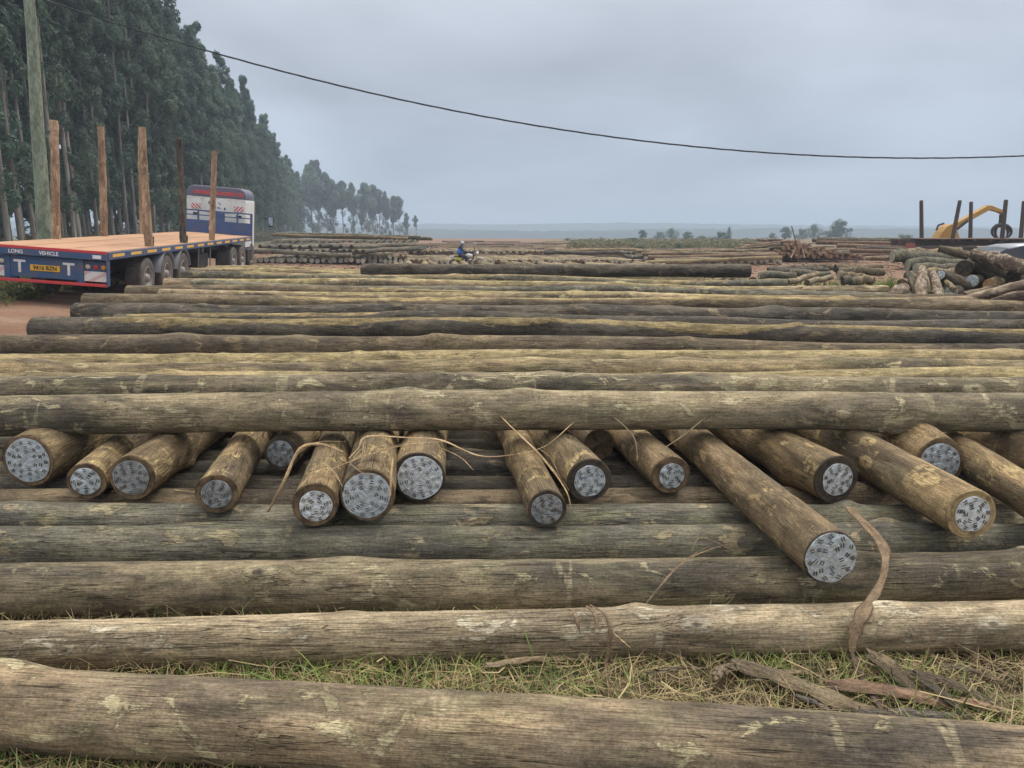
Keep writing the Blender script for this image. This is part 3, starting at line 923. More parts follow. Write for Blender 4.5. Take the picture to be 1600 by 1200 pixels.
def fibre(name, c, c2, dk):
    t = NT(name)
    v = t.coord()
    n = t.noise(v, 14.0, 5, 0.7); f = t.noise(v, 120.0, 3, 0.7)
    cc = t.mix(t.step(n, 0.4, 0.6), c, c2)
    t.color(t.mix(t.step(f, 0.48, 0.62, 0, 0.65), cc, dk))
    t.rough(0.85); t.spec(0.2)
    t.bump(f, 0.6, 0.01)
    return t.mat
SM = fibre('dry_bark_fibre', (0.50, 0.36, 0.20), (0.36, 0.25, 0.14), (0.13, 0.085, 0.05))
SM2 = fibre('dry_twig', (0.22, 0.165, 0.10), (0.14, 0.105, 0.07), (0.07, 0.05, 0.035))
BK = fibre('peeled_bark', (0.27, 0.195, 0.12), (0.17, 0.12, 0.075), (0.09, 0.06, 0.04))
BK2 = fibre('old_bark', (0.14, 0.10, 0.07), (0.09, 0.065, 0.05), (0.04, 0.03, 0.025))
rb = ribbon
rb('bark_strip', [(418, 800, 3.83), (423, 792, 3.8), (447, 745, 3.85), (468, 702, 4.05), (500, 694, 4.2), (536, 706, 4.15)], 0.016, SM, 'bent straw coloured strip hooking left off the lowest of three touching log ends', 'bark strip')
rb('bark_strip', [(545, 716, 4.05), (560, 700, 4.15), (574, 682, 4.25), (640, 684, 4.3), (690, 688, 4.2), (745, 711, 4.25), (790, 712, 4.15), (850, 698, 4.2), (893, 662, 4.45)], 0.014, SM, 'longest straw strip, arching from the touching log ends to the dark log gap', 'bark strip')
rb('bark_strip', [(505, 738, 3.95), (545, 722, 4.0), (585, 708, 4.05), (640, 694, 4.1), (700, 690, 4.1)], 0.013, SM, 'pale straw strip slanting over the tops of three touching log ends', 'bark strip')
rb('bark_strip', [(536, 762, 3.92), (560, 735, 3.9), (567, 705, 4.0), (566, 683, 4.2)], 0.014, SM, 'short straw strip hanging down the middle of three touching log ends', 'bark strip')
rb('bark_strip', [(614, 716, 3.92), (611, 745, 3.78), (610, 775, 3.72)], 0.010, SM, 'straw strip hanging over the edge of a plate', 'bark strip')
rb('bark_strip', [(762, 630, 4.72), (800, 668, 4.55), (845, 712, 4.2), (882, 762, 4.0), (893, 795, 3.95)], 0.013, SM, 'straight straw strip leaning down from the front upper log', 'bark strip')
rb('bark_strip', [(930, 643, 4.7), (955, 650, 4.66), (980, 670, 4.55), (993, 690, 4.35), (996, 720, 4.2)], 0.009, SM2, 'curled thin strip on the front upper log, right of the centre', 'bark strip')
rb('twig', [(1138, 626, 4.82), (1105, 650, 4.68), (1068, 680, 4.5), (1025, 708, 4.2)], 0.011, SM2, 'straight dark twig propped against the front upper log', 'twig')
rb('twig', [(1052, 620, 4.85), (1035, 640, 4.72), (1013, 664, 4.66)], 0.006, SM2, 'thin short twig left of the long propped one', 'twig')
rb('bark_strip', [(1003, 952, 3.2), (1030, 918, 3.22), (1065, 880, 3.3), (1100, 862, 3.42), (1138, 850, 3.55)], 0.016, BK, 'brown fibre strip lying over the tan log left of the largest plate', 'bark strip')
rb('twig', [(1082, 858, 3.5), (1094, 840, 3.62), (1125, 850, 3.6), (1144, 862, 3.5)], 0.008, SM2, 'small bent twig resting on the dark grey log', 'twig')
rb('bark_strip', [(1325, 792, 3.7), (1348, 815, 3.6), (1378, 850, 3.42), (1383, 885, 3.25), (1372, 920, 3.16), (1347, 960, 2.95), (1335, 990, 2.90), (1331, 1020, 2.87)], [0.035, 0.05, 0.04, 0.026, 0.022, 0.045, 0.032, 0.015], BK, 'long brown bark ribbon hanging across two logs right of the largest plate', 'bark strip', thick=0.16, seg=8)
rb('bark_strip', [(1331, 1020, 2.87), (1345, 1055, 2.78), (1366, 1090, 2.62), (1384, 1116, 2.5)], 0.026, BK2, 'dark thin bark tail trailing into the grass below the ribbon', 'bark strip')
rb('bark_strip', [(884, 950, 2.98), (896, 956, 2.92), (902, 972, 2.87), (906, 990, 2.85)], 0.013, BK, 'left curl of fibre draped over the silvery log', 'bark strip')
rb('bark_strip', [(916, 946, 3.0), (928, 958, 2.91), (936, 985, 2.85)], 0.014, BK, 'middle curl of fibre draped over the silvery log', 'bark strip')
rb('bark_strip', [(922, 945, 3.0), (945, 960, 2.90), (954, 985, 2.85), (950, 1020, 2.83), (947, 1045, 2.80), (952, 1080, 2.68)], 0.014, BK, 'long right fibre strip draped over the silvery log down to the grass', 'bark strip')
rb('bark_strip', [(940, 966, 2.88), (960, 990, 2.85), (985, 1012, 2.84)], 0.007, SM, 'fine fibre lying beside the draped curls', 'bark strip')

def slab(px0, py0, px1, py1, w, h, mat, label, zc=0.04, roll=0.0, name='bark_slab', cat='bark slab'):
    def gp(px, py, z):
        d = (CAM_H - z) / math.tan(down_angle(py)); return P(px, py, d)
    a, b = gp(px0, py0, zc + 0.04), gp(px1, py1, zc)
    L = (b - a).length
    rng = random.Random(int(px0))
    mb = MB()
    n = 12
    vs, fs = [], []
    for i in range(n + 1):
        f = i / n
        ww = w * 1.15 * (1 - 0.25 * abs(f - 0.4)) * (1 + rng.uniform(-0.2, 0.2)) * (0.55 if i in (0, n) else 1)
        zz = 0.012 * math.sin(4 * f) + rng.uniform(-0.003, 0.003)
        for (yy, dz) in ((-0.5, 0), (-0.3, h * 0.8), (0, h), (0.3, h * 0.75), (0.5, 0.0), (0, 0.1 * h)):
            vs.append((L * f + rng.uniform(-0.02, 0.02), ww * yy + 0.012 * math.sin(3 * f + px0) + rng.uniform(-0.004, 0.004), zz + 0.6 * dz + rng.uniform(-0.003, 0.003)))
    for i in range(n):
        for k in range(6):
            k2 = (k + 1) % 6
            fs.append((i * 6 + k, i * 6 + k2, i * 6 + 6 + k2, i * 6 + 6 + k))
    fs += [tuple(range(6)), tuple(n * 6 + k for k in range(5, -1, -1))]
    mb.add(vs, fs, 0, False)
    o = mb.build(name, [mat])
    place_axis(o, a, b, roll)
    tag(o, label, cat)
slab(1148, 1034, 1405, 1134, 0.085, 0.03, M['brown'], 'longest dark brown slab of bark slanting through the straw', 0.03)
slab(1120, 1058, 1155, 1036, 0.05, 0.02, M['brown'], 'short bark piece propped at the upper end of the long slab', 0.04)
slab(1296, 1072, 1530, 1104, 0.07, 0.03, M['red'], 'reddish bark slab lying right of the long dark brown one', 0.03)
slab(1352, 1020, 1440, 1082, 0.07, 0.025, M['brown'], 'brown bark piece behind the reddish slab, under the silvery log', 0.05)
slab(1420, 1052, 1560, 1100, 0.05, 0.02, M['brown'], 'narrow brown bark slab at the right edge of the straw', 0.05)
slab(1330, 1112, 1545, 1125, 0.05, 0.02, M['dark'], 'dark bark strip in front of the reddish slab', 0.02)
slab(640 + 120, 1040, 930, 1030, 0.03, 0.012, M['brown'], 'thin brown stick under the edge of the silvery log', 0.03, name='stick', cat='stick')

for k, (a, c_, w) in enumerate((((1180, 1060, 1290, 1050), 'brown', 0.035), ((1240, 1090, 1330, 1125), 'dark', 0.03), ((1440, 1070, 1520, 1120), 'dark', 0.04), ((1470, 1040, 1590, 1075), 'brown', 0.03), ((1500, 1090, 1590, 1125), 'red', 0.035), ((1010, 1050, 1110, 1046), 'brown', 0.02))):
    slab(*a, w, 0.012, M[c_], ('thin brown bark sliver above the long slab', 'dark bark sliver below the long slab', 'dark bark flake in the heap at the lower right', 'thin bark sliver highest in the heap at the lower right',
                               'reddish bark flake lowest in the heap at the lower right', 'thin stick lying left of the long slab')[k], 0.02 + 0.01 * (k % 3), name='bark_flake', cat='bark flake')
for k, pts in enumerate((((455, 745, 3.8), (480, 738, 3.75), (520, 728, 3.8), (548, 735, 3.85)), ((500, 720, 3.95), (520, 735, 3.82), (535, 760, 3.75)), ((588, 700, 4.1), (600, 722, 3.95), (604, 742, 3.85)), ((690, 700, 4.15), (720, 715, 4.1), (740, 735, 4.05)),
                         ((545, 722, 3.95), (565, 738, 3.85), (590, 742, 3.8)), ((470, 700, 4.1), (500, 690, 4.25), (540, 690, 4.3)), ((840, 700, 4.2), (860, 715, 4.1), (875, 745, 4.0)))):
    rb('bark_strip', list(pts), 0.006, SM if k % 2 else BK, ('loose fibre over the lowest of three touching ends', 'short fibre curled down the right side of the lowest end', 'fine fibre on the middle log of three touching ends', 'fine fibre hanging in the dark gap right of three touching ends',
       'fibre lying across the top of the middle touching log', 'fibre arching over the tops of the lowest touching log', 'short fibre between the two logs right of the dark gap')[k], 'bark strip')

def yard_chips():
    rng = random.Random(41)
    mb = MB()
    for _ in range(2600):
        y = rng.uniform(18, 62); px = rng.uniform(380, 1420)
        x = (px - 800) / 1200 * y
        L, w = rng.uniform(0.05, 0.4), rng.uniform(0.02, 0.07)
        mb.box((x, y, gz(x, y) + 0.025), (L, w, 0.03), rng.choice((0, 1, 2)), (rng.uniform(-0.2, 0.2), rng.uniform(-0.2, 0.2), rng.uniform(0, 3.14)))
    o = link('bark_chips', mb.mesh('bark_chips', [BK, BK2, M['tan']]))
    tag(o, 'bark chips and broken wood littering the red earth of the yard', 'bark chips', kind='stuff')
yard_chips()

# ------------------------------------------------------------------ flatbed truck
BLUE = paint('trailer_blue_paint', (0.03, 0.085, 0.19), 0.5, 0, 0.45)
BLUE_D = paint('headboard_blue_paint', (0.04, 0.085, 0.21), 0.55, 0, 0.3)
REDP = paint('red_reflective_strip', (0.55, 0.045, 0.05), 0.45, 0, 0.15)
WHITE = paint('white_cab_paint', (0.72, 0.73, 0.70), 0.4, 0, 0.3, (0.36, 0.28, 0.22))
PURPLE = paint('purple_grey_roof_paint', (0.115, 0.115, 0.165), 0.4, 0, 0.2)
DECK = None
def deck_mat():
    t = NT('dusty_plank_deck')
    v = t.coord()
    n = t.noise(t.vmath('MULTIPLY', v, (1.0, 0.35, 1.0)), 1.2, 5, 0.6)
    p = t.noise(t.vmath('MULTIPLY', v, (6.0, 0.25, 1.0)), 1.0, 3, 0.5)
    c = t.mix(t.step(n, 0.35, 0.65), (0.43, 0.255, 0.15), (0.35, 0.205, 0.12))
    c = t.mix(t.step(p, 0.55, 0.7, 0, 0.5), c, (0.30, 0.18, 0.12))
    t.color(c); t.rough(0.95)
    t.bump(p, 0.3, 0.02)
    return t.mat
DECK = deck_mat()
BLACK = paint('black_chassis', (0.022, 0.022, 0.024), 0.7, 0, 0.35)
def rubber_mat():
    t = NT('dusty_tyre_rubber')
    v = t.coord()
    n = t.noise(v, 7, 4)
    t.color(t.mix(t.step(n, 0.3, 0.7), (0.075, 0.07, 0.066), (0.14, 0.115, 0.095)))
    t.rough(0.9)
    t.bump(t.noise(t.vmath('MULTIPLY', v, (60.0, 12.0, 12.0)), 1.0, 2), 0.4, 0.02)
    return t.mat
RUBBER = rubber_mat()
RIM = paint('dusty_rim', (0.28, 0.27, 0.255), 0.5, 0.2, 0.45, (0.28, 0.2, 0.15))
FENDER = paint('grey_mudguard', (0.17, 0.18, 0.20), 0.5, 0, 0.3)
TAPE = paint('amber_tape', (0.80, 0.47, 0.09), 0.5, 0, 0.3, (0.35, 0.25, 0.15), 12)
LET_W = paint('white_lettering', (0.74, 0.75, 0.76), 0.6, 0, 0.3)
LET_R = paint('red_lettering', (0.75, 0.07, 0.06), 0.6, 0, 0.1)
LET_K = paint('black_lettering', (0.02, 0.02, 0.02), 0.6, 0, 0.1)
PLATEY = paint('yellow_number_plate', (0.75, 0.43, 0.03), 0.5, 0, 0.2)
GLASSK = paint('dark_window_glass', (0.02, 0.026, 0.032), 0.12, 0, 0.1)
STEEL = paint('dull_steel', (0.30, 0.31, 0.33), 0.45, 0.6, 0.3)

def chevron_mat(name, a, b, sc_, width=0.5, axis=1.0):
    t = NT(name)
    s_ = t.node('ShaderNodeSeparateXYZ')
    t.l.new(t.coord(), s_.inputs[0])
    w = t.math('ADD', t.math('MULTIPLY', s_.outputs['X'], sc_ * axis), t.math('MULTIPLY', s_.outputs['Z'], sc_))
    f = t.math('FRACT', w)
    c = t.mix(t.step(f, width - 0.03, width + 0.03), a, b)
    n = t.noise(t.coord(), 8, 5)
    t.color(t.mix(t.step(n, 0.5, 0.7, 0, 0.35), c, (0.4, 0.34, 0.3)))
    t.rough(0.5)
    return t.mat
CHEV = chevron_mat('faded_chevron_board', (0.66, 0.64, 0.63), (0.58, 0.42, 0.40), 4.5, 0.62, -0.6)
CHEV_L = chevron_mat('red_white_stripes', (0.70, 0.68, 0.66), (0.55, 0.07, 0.09), 7.5, 0.45, 1.0)
CHEV_R = chevron_mat('red_white_stripes_mirrored', (0.70, 0.68, 0.66), (0.55, 0.07, 0.09), 7.5, 0.45, -1.0)

def lettering(text, size, mat, parent, loc, rot, sx=1.0, depth=0.004, spacing=1.0, name='lettering', label=None):
    cu = bpy.data.curves.new('tmp', 'FONT')
    cu.body = text
    cu.size = size
    cu.align_x, cu.align_y = 'CENTER', 'CENTER'
    cu.extrude = depth
    cu.offset = size * 0.02
    cu.space_character = spacing
    cu.resolution_u = 3
    tmp = bpy.data.objects.new('tmp', cu)
    col.objects.link(tmp)
    dg = bpy.context.evaluated_depsgraph_get()
    me = bpy.data.meshes.new_from_object(tmp.evaluated_get(dg))
    bpy.data.objects.remove(tmp)
    me.name = name
    me.materials.clear(); me.materials.append(mat)
    o = link(name, me, parent)
    o.location = loc; o.rotation_euler = rot; o.scale = (sx, 1, 1)
    return o

ZD = 1.22
YAW, ROLL, TPITCH = R(6.5), R(4.6), R(0.8)
TRM = Euler((0, 0, YAW)).to_matrix() @ Euler((TPITCH, 0, 0)).to_matrix() @ Euler((0, ROLL, 0)).to_matrix()
truck_loc = P(168, 394, 16.3) - TRM @ Vector((1.25, 0, ZD))
truck = empty('flatbed_truck', truck_loc, TRM.to_euler())
tag(truck, 'blue flatbed lorry with white cab and empty dusty deck, seen from behind', 'lorry')
def TW(x, y, z): return truck_loc + TRM @ Vector((x, y, z))
LT = 14.0
def build_truck():
    mb = MB()
    nb = 9
    for i in range(nb):
        w = 2.44 / nb
        mb.box((-1.22 + w * (i + 0.5), LT / 2, ZD - 0.022 + 0.003 * ((i * 7) % 3 - 1)), (w - 0.008, LT - 0.1, 0.05))
    mb.build('deck', [DECK], truck)
    mb = MB()
    for s in (-1, 1):
        mb.box((s * 1.235, LT / 2, ZD - 0.09), (0.06, LT - 0.02, 0.155))
    mb.build('side_rail', [BLUE], truck, 0.006)
    for k in range(13):
        y0 = 0.2 + k * 1.06
        for s in (-1, 1):
            mb = MB()
            mb.box((s * 1.267, y0 + 0.36, ZD - 0.085), (0.006, 0.66, 0.065))
            mb.build('reflective_tape', [TAPE], truck)
    mb = MB(); mb.box((0, -0.035, ZD - 0.02), (2.5, 0.05, 0.055)); mb.build('red_edge_strip', [REDP], truck, 0.004)
    mb = MB(); mb.box((0, -0.01, ZD - 0.115), (2.5, 0.10, 0.13)); mb.build('rear_beam', [BLUE], truck, 0.006)
    # chassis
    mb = MB()
    for s in (-1, 1):
        mb.prism([(0.1, ZD - 0.16), (13.9, ZD - 0.16), (13.9, ZD - 0.36), (9.2, ZD - 0.36), (8.3, ZD - 0.62), (0.1, ZD - 0.62)], 'x', s * 0.5 - 0.06, s * 0.5 + 0.06)
    for y in np.arange(0.6, 13.8, 0.7):
        mb.box((0, float(y), ZD - 0.13), (2.4, 0.07, 0.1))
    for y in (2.46, 3.9, 5.3):
        mb.cyl((-1.1, y, 0.49), (1.1, y, 0.49), 0.08, seg=12)
    mb.build('chassis', [BLACK], truck)
    for s in (-1, 1):
        mb = MB()
        mb.box((s * 0.72, 8.9, 0.62), (0.14, 0.16, 0.9)); mb.box((s * 0.72, 8.9, 0.14), (0.3, 0.34, 0.05))
        mb.build('landing_leg', [STEEL], truck)
        for yy in (8.2, 6.9):
            mb = MB(); mb.box((s * 1.2, yy, 0.68), (0.03, 0.04, 0.8)); mb.build('guard_post', [STEEL], truck)
    mb = MB(); mb.box((-0.4, 7.4, 0.66), (0.9, 0.9, 0.5)); mb.box((0.9, 7.9, 0.62), (0.4, 0.9, 0.42)); mb.build('tool_box', [BLACK], truck, 0.02)
    # rear panel
    mb = MB()
    mb.box((-0.04, 0.06, ZD - 0.42), (1.42, 0.05, 0.44))
    for s in (-1, 1):
        mb.box((s * 0.72 - 0.02, 0.055, ZD - 0.46), (0.12, 0.07, 0.53))
        mb.box((s * 1.235, 0.05, ZD - 0.45), (0.03, 0.14, 0.55))
    mb.build('rear_panel', [BLUE], truck, 0.008)
    for s in (-1, 1):
        mb = MB(); mb.box((s * 0.98, 0.08, ZD - 0.33), (0.48, 0.05, 0.22)); pb = mb.build('lamp_board', [BLUE], truck, 0.01)
        for k, (dx_, c) in enumerate(((0.84, (0.55, 0.5, 0.38)), (1.0, (0.42, 0.03, 0.03)), (1.155, (0.62, 0.24, 0.03)))):
            nm = ('reverse_lamp', 'tail_lamp', 'indicator_lamp')[k]
            if nm not in M:
                M[nm] = paint(nm + '_lens', c, 0.3, 0, 0.15)
            mb = MB()
            mb.lathe([(0.0, 0.052), (-0.02, 0.052), (-0.034, 0.04), (-0.04, 0.015), (-0.041, 0.001)], (s * dx_, 0.05, ZD - 0.335), 'y', 20)
            mb.build(nm, [M[nm]], pb)
        mb = MB(); mb.box((0, 0, 0), (0.50, 0.02, 0.21)); o = mb.build('chevron_board', [CHEV], truck, 0.003); o.location = (s * 0.98, 0.05, ZD - 0.535)
    mb = MB(); mb.box((0, 0.02, ZD - 0.71), (2.46, 0.07, 0.06)); mb.build('bumper', [REDP], truck, 0.006)
    for s in (-1, 1):
        mb = MB(); mb.box((s * 0.62, 0.12, ZD - 0.62), (0.08, 0.1, 0.24)); mb.build('bumper_bracket', [BLUE], truck)
    mb = MB(); mb.box((0, 0.026, ZD - 0.43), (0.58, 0.014, 0.125)); np_ = mb.build('number_plate', [PLATEY], truck, 0.004)
    lettering('9416 BZN', 0.118, LET_K, np_, (0, 0.017, ZD - 0.43), (math.pi / 2, 0, 0), 0.92)
    for xx in (-0.50, 0.46):
        lettering('T', 0.36, LET_W, truck, (xx, 0.033, ZD - 0.43), (math.pi / 2, 0, 0), 1.05, 0.004, name='letter')
    lettering('LONG', 0.105, LET_W, truck, (-0.52, -0.062, ZD - 0.115), (math.pi / 2, 0, 0), 0.95)
    lettering('VEHICLE', 0.105, LET_W, truck, (0.12, -0.062, ZD - 0.115), (math.pi / 2, 0, 0), 0.95)
    mb = MB(); mb.box((1.06, -0.062, ZD - 0.115), (0.17, 0.004, 0.075)); mb.build('sticker', [LET_W], truck)
    # wheels
    def wheel(x, y, r, w, sgn, zc):
        mb = MB()
        mb.lathe([(-w / 2, r * 0.58), (-w / 2, r * 0.93), (-w * 0.44, r * 0.985), (-w * 0.3, r), (w * 0.3, r), (w * 0.44, r * 0.985), (w / 2, r * 0.93), (w / 2 + 0.004, r * 0.75), (w / 2, r * 0.58)], (0, 0, 0), 'x', 36)
        for a in np.linspace(0, 2 * math.pi, 44, endpoint=False):
            mb.box((0.0, r * math.cos(a), r * math.sin(a)), (w * 0.82, 0.02, 0.02), rot=(a, 0, 0))
        ty = mb.build('wheel', [RUBBER], truck)
        ty.location = (x, y, zc)
        mb = MB()
        o = w / 2 * sgn
        mb.lathe([(o, r * 0.6), (o + 0.012 * sgn, r * 0.57), (o - 0.05 * sgn, r * 0.5), (o - 0.12 * sgn, r * 0.42), (o - 0.12 * sgn, r * 0.25), (o - 0.05 * sgn, r * 0.22), (o + 0.015 * sgn, r * 0.18), (o + 0.02 * sgn, 0.002)], (0, 0, 0), 'x', 28)
        for a in np.linspace(0, 2 * math.pi, 10, endpoint=False):
            mb.cyl((o - 0.12 * sgn, r * 0.33 * math.cos(a), r * 0.33 * math.sin(a)), (o - 0.085 * sgn, r * 0.33 * math.cos(a), r * 0.33 * math.sin(a)), 0.016, seg=6)
        mb.build('rim', [RIM], ty)
    for y in (2.46, 3.9, 5.3):
        for s in (-1, 1):
            wheel(s * 1.05, y, 0.49, 0.38, s, 0.49)
    for y in (11.2, 12.55):
        for s in (-1, 1):
            wheel(s * 0.98, y, 0.50, 0.52, s, 0.42)
    for s in (-1, 1):
        wheel(s * 0.95 - 0.2, 15.6, 0.50, 0.32, s, 0.40)
    # mudguards over each axle
    for y in (3.9, 5.3):
        for s in (-1, 1):
            mb = MB()
            pts = []
            n = 16
            for i in range(n + 1):
                a = math.pi * (0.06 + 0.90 * i / n)
                pts.append((y - 0.62 * math.cos(a) * -1, 0.49 + 0.60 * math.sin(a)))
            vs, fs = [], []
            for (yy, zz) in pts:
                for xx in (0.84, 1.26):
                    vs.append((s * xx, yy, zz))
            for (yy, zz) in pts:
                cy_, cz_ = yy - y, zz - 0.49
                for xx in (0.84, 1.26):
                    vs.append((s * xx, y + cy_ * 0.955, 0.49 + cz_ * 0.955))
            m_ = 2 * (n + 1)
            for i in range(n):
                a = 2 * i
                fs += [(a, a + 2, a + 3, a + 1), (m_ + a, m_ + a + 1, m_ + a + 3, m_ + a + 2), (a + 1, a + 3, m_ + a + 3, m_ + a + 1), (a, m_ + a, m_ + a + 2, a + 2)]
            mb.add(vs, fs, 0, True)
            mb.build('mudguard', [FENDER], truck)
    # headboard
    yh = LT - 0.05
    mb = MB()
    mb.box((0, yh, ZD + 0.24), (2.5, 0.06, 0.48))
    mb.box((0, yh, ZD + 0.83), (2.5, 0.06, 0.05)); mb.box((0, yh, ZD + 0.66), (2.5, 0.05, 0.04))
    for x in (-1.22, -0.72, 0.72, 1.22): mb.box((x, yh, ZD + 0.56), (0.06, 0.058, 0.58))
    mb.box((0.0, yh, ZD + 0.62), (0.5, 0.05, 0.36))
    mb.box((1.262, yh, ZD + 0.1), (0.02, 0.1, 1.5))
    mb.build('headboard', [BLUE_D], truck, 0.006)
    # cab
    y0, y1 = LT + 0.5, LT + 2.1
    zb, zt = 0.75, ZD + 1.40
    mb = MB()
    mb.prism([(-1.30, zb), (0.9, zb), (0.9, zt - 0.12), (0.87, zt), (-1.27, zt), (-1.30, zt - 0.12)], 'y', y0, y1)
    for x in (-1.12, -0.76, 0.46, 0.82):
        mb.box((x, y0 - 0.008, zt - 0.5), (0.05, 0.02, 0.9))
    mb.box((-0.15, y0 - 0.010, zt - 0.36), (0.98, 0.022, 0.5))
    cab = mb.build('cab', [WHITE], truck, 0.03)
    mb = MB()
    fp = [(-1.16, zt - 0.05), (1.16, zt - 0.05), (1.16, zt + 0.1)]
    fp += [(1.16 - 0.34 * (1 - math.cos(a)) , zt + 0.1 + 0.27 * math.sin(a)) for a in np.linspace(0.2, math.pi / 2, 8)]
    fp += [(-x, z) for x, z in fp[:1:-1]]
    fp = [(x * 0.955 - 0.2, z) for x, z in fp]
    mb.prism(fp, 'y', y0 - 0.03, y1 - 0.1)
    fr = mb.build('roof_fairing', [PURPLE], truck, 0.04)
    for x in (-1.2, -0.72, -0.24, 0.24, 0.78):
        mb = MB(); mb.box((x, y0 - 0.022, zt - 0.075), (0.12, 0.03, 0.06)); mb.build('clip', [WHITE], cab, 0.01)
    lettering('UNIVERSAL LOADERS LTD', 0.185, LET_R, fr, (-0.12, y0 - 0.036, zt + 0.115), (math.pi / 2, 0, 0), 0.86)
    for s, m_ in ((-1, CHEV_L), (1, CHEV_R)):
        mb = MB(); mb.box((0, 0, 0), (0.34, 0.012, 0.19)); o = mb.build('stripe_panel', [m_], cab); o.location = (s * 0.80 - 0.15, y0 - 0.028, zt - 0.42)
        mb = MB(); mb.box((s * 0.8 - 0.15, y0 - 0.03, ZD + 0.70), (0.2, 0.03, 0.08)); mb.build('vent', [BLACK], cab)
    # small blue marks on the middle panel
    mb = MB()
    for (x, z, w, h, a) in ((-0.30, -0.25, 0.07, 0.10, 0.3), (-0.13, -0.24, 0.06, 0.11, -0.2), (0.08, -0.27, 0.03, 0.13, -0.6), (0.05, -0.43, 0.11, 0.04, 0.2), (0.27, -0.45, 0.06, 0.09, 0.1), (-0.08, -0.42, 0.05, 0.05, 0.5)):
        mb.box((x - 0.15, y0 - 0.025, zt + z), (w, 0.01, h), rot=(0, a, 0))
    mb.build('emblem', [BLUE], cab)
    mb = MB(); mb.box((0.1, 13.0, 0.45), (0.55, 0.02, 0.14)); mb.build('number_plate', [PLATEY], truck)
    mb = MB()
    mb.box((0, 14.6, 0.52), (0.9, 4.2, 0.3)); mb.box((-0.9, 14.2, 0.55), (0.6, 0.8, 0.5)); mb.box((0.95, 14.0, 0.5), (0.5, 0.9, 0.45))
    mb.build('tractor_chassis', [BLACK], truck, 0.02)
    mb = MB()
    mb.tube([(1.2, y1 - 0.2, zt - 0.7), (1.5, y1 - 0.1, zt - 0.72)], 0.02, 6)
    mb.box((1.58, y1 - 0.1, zt - 0.83), (0.2, 0.1, 0.42))
    mir = mb.build('mirror', [BLACK], truck, 0.03)
    mb = MB(); mb.box((1.58, y1 - 0.157, zt - 0.82), (0.16, 0.008, 0.34))
    t = NT('mirror_glass'); t.color((0.72, 0.78, 0.8)); t.metal(0.9); t.rough(0.12)
    mb.build('mirror_glass', [t.mat], mir)
build_truck()

def stake(bx, by, bz_off, toppx, rpx, seed, mat, label):
    b = TW(bx, by, ZD + bz_off)
    tp = P(*toppx, b.y)
    r = rpx * b.y / 1200
    L = (tp - b).length
    me = log_mesh('wooden_stake', L, r, r * 0.86, seed, M[mat], M['end_orange'], seg=18, dx=0.05, knots=18, wob=0.03, bend=0.02, anchor=True)
    o = link('wooden_stake', me)
    place_axis(o, b, tp)
    tag(o, label, 'stake', 'stakes standing along the deck of the lorry')
stake(-1.14, 3.2, 0, (83, 188), 6.3, 301, 'stake', 'thickest wooden stake, by the utility pole at the left edge of the lorry deck')
stake(-1.14, 6.1, 0, (157, 198), 5.4, 302, 'stake', 'rough brown stake, middle of the far left edge of the lorry deck')
stake(-1.14, 9.2, 0, (222, 214), 4.6, 303, 'stake', 'stake half hidden behind the leaning one on the lorry deck')
stake(1.12, 2.9, 0, (221, 199), 6.0, 304, 'stake', 'long pale stake leaning left at the near right edge of the lorry deck')
stake(1.12, 5.7, 0, (281, 217), 4.8, 305, 'dark', 'dark grey stake leaning left at the right edge of the lorry deck')
stake(1.12, 8.7, 0, (334, 236), 4.3, 306, 'stake', 'thin upright stake in front of the white lorry cab')
for (x, y, h, lab) in ((1.1, 3.16, 0.24, 'short dark wedge beside the foot of the long pale leaning stake'), (1.1, 5.98, 0.2, 'short brown wedge beside the foot of the dark leaning stake')):
    b = TW(x, y, ZD)
    o = link('wedge', log_mesh('wedge', h, 0.055, 0.05, int(y * 10), M['brown'], M['end_orange'], seg=12, dx=0.05, knots=1))
    place_axis(o, b, b + Vector((0.15, 0, 1)))
    tag(o, lab, 'wedge')

# ------------------------------------------------------------------ utility pole and cable
pb_ = P(67, 372, 21.0); pb_.z = gz(pb_.x, pb_.y) - 0.1
pt_ = P(44, -25, 21.0)
me = log_mesh('utility_pole', (pt_ - pb_).length, 0.195, 0.125, 77, M['green_pole'], M['end_pale'], seg=24, dx=0.1, knots=14, wob=0.006, bend=0.015)
pole = link('utility_pole', me)
place_axis(pole, pb_, pt_)
tag(pole, 'tall grey green wooden utility pole standing behind the lorry deck', 'utility pole')
def cable():
    a = pt_ + Vector((0, 0, -0.25))
    b = Vector((36.0, 25.0, 8.0))
    sag = 4.0
    pts = []
    for i in range(81):
        f = i / 80
        p = a.lerp(b, f)
        p.z -= sag * 4 * f * (1 - f)
        pts.append(p)
    mb = MB()
    n = 3
    for k in range(n):     # twisted bundle
        q = []
        for i, p in enumerate(pts):
            for s_ in range(2):
                if i == 80 and s_: break
                pp = p if s_ == 0 else p.lerp(pts[i + 1], 0.5)
                an = 2 * math.pi * k / n + (i + 0.5 * s_) * 1.7
                q.append(pp + Vector((0, math.cos(an), math.sin(an))) * 0.012)
        mb.tube(q, 0.013, 6)
    o = mb.build('power_cable', [paint('black_cable', (0.03, 0.034, 0.04), 0.6, 0, 0)])
    tag(o, 'thin dark twisted power cable sagging across the grey sky', 'cable')
cable()

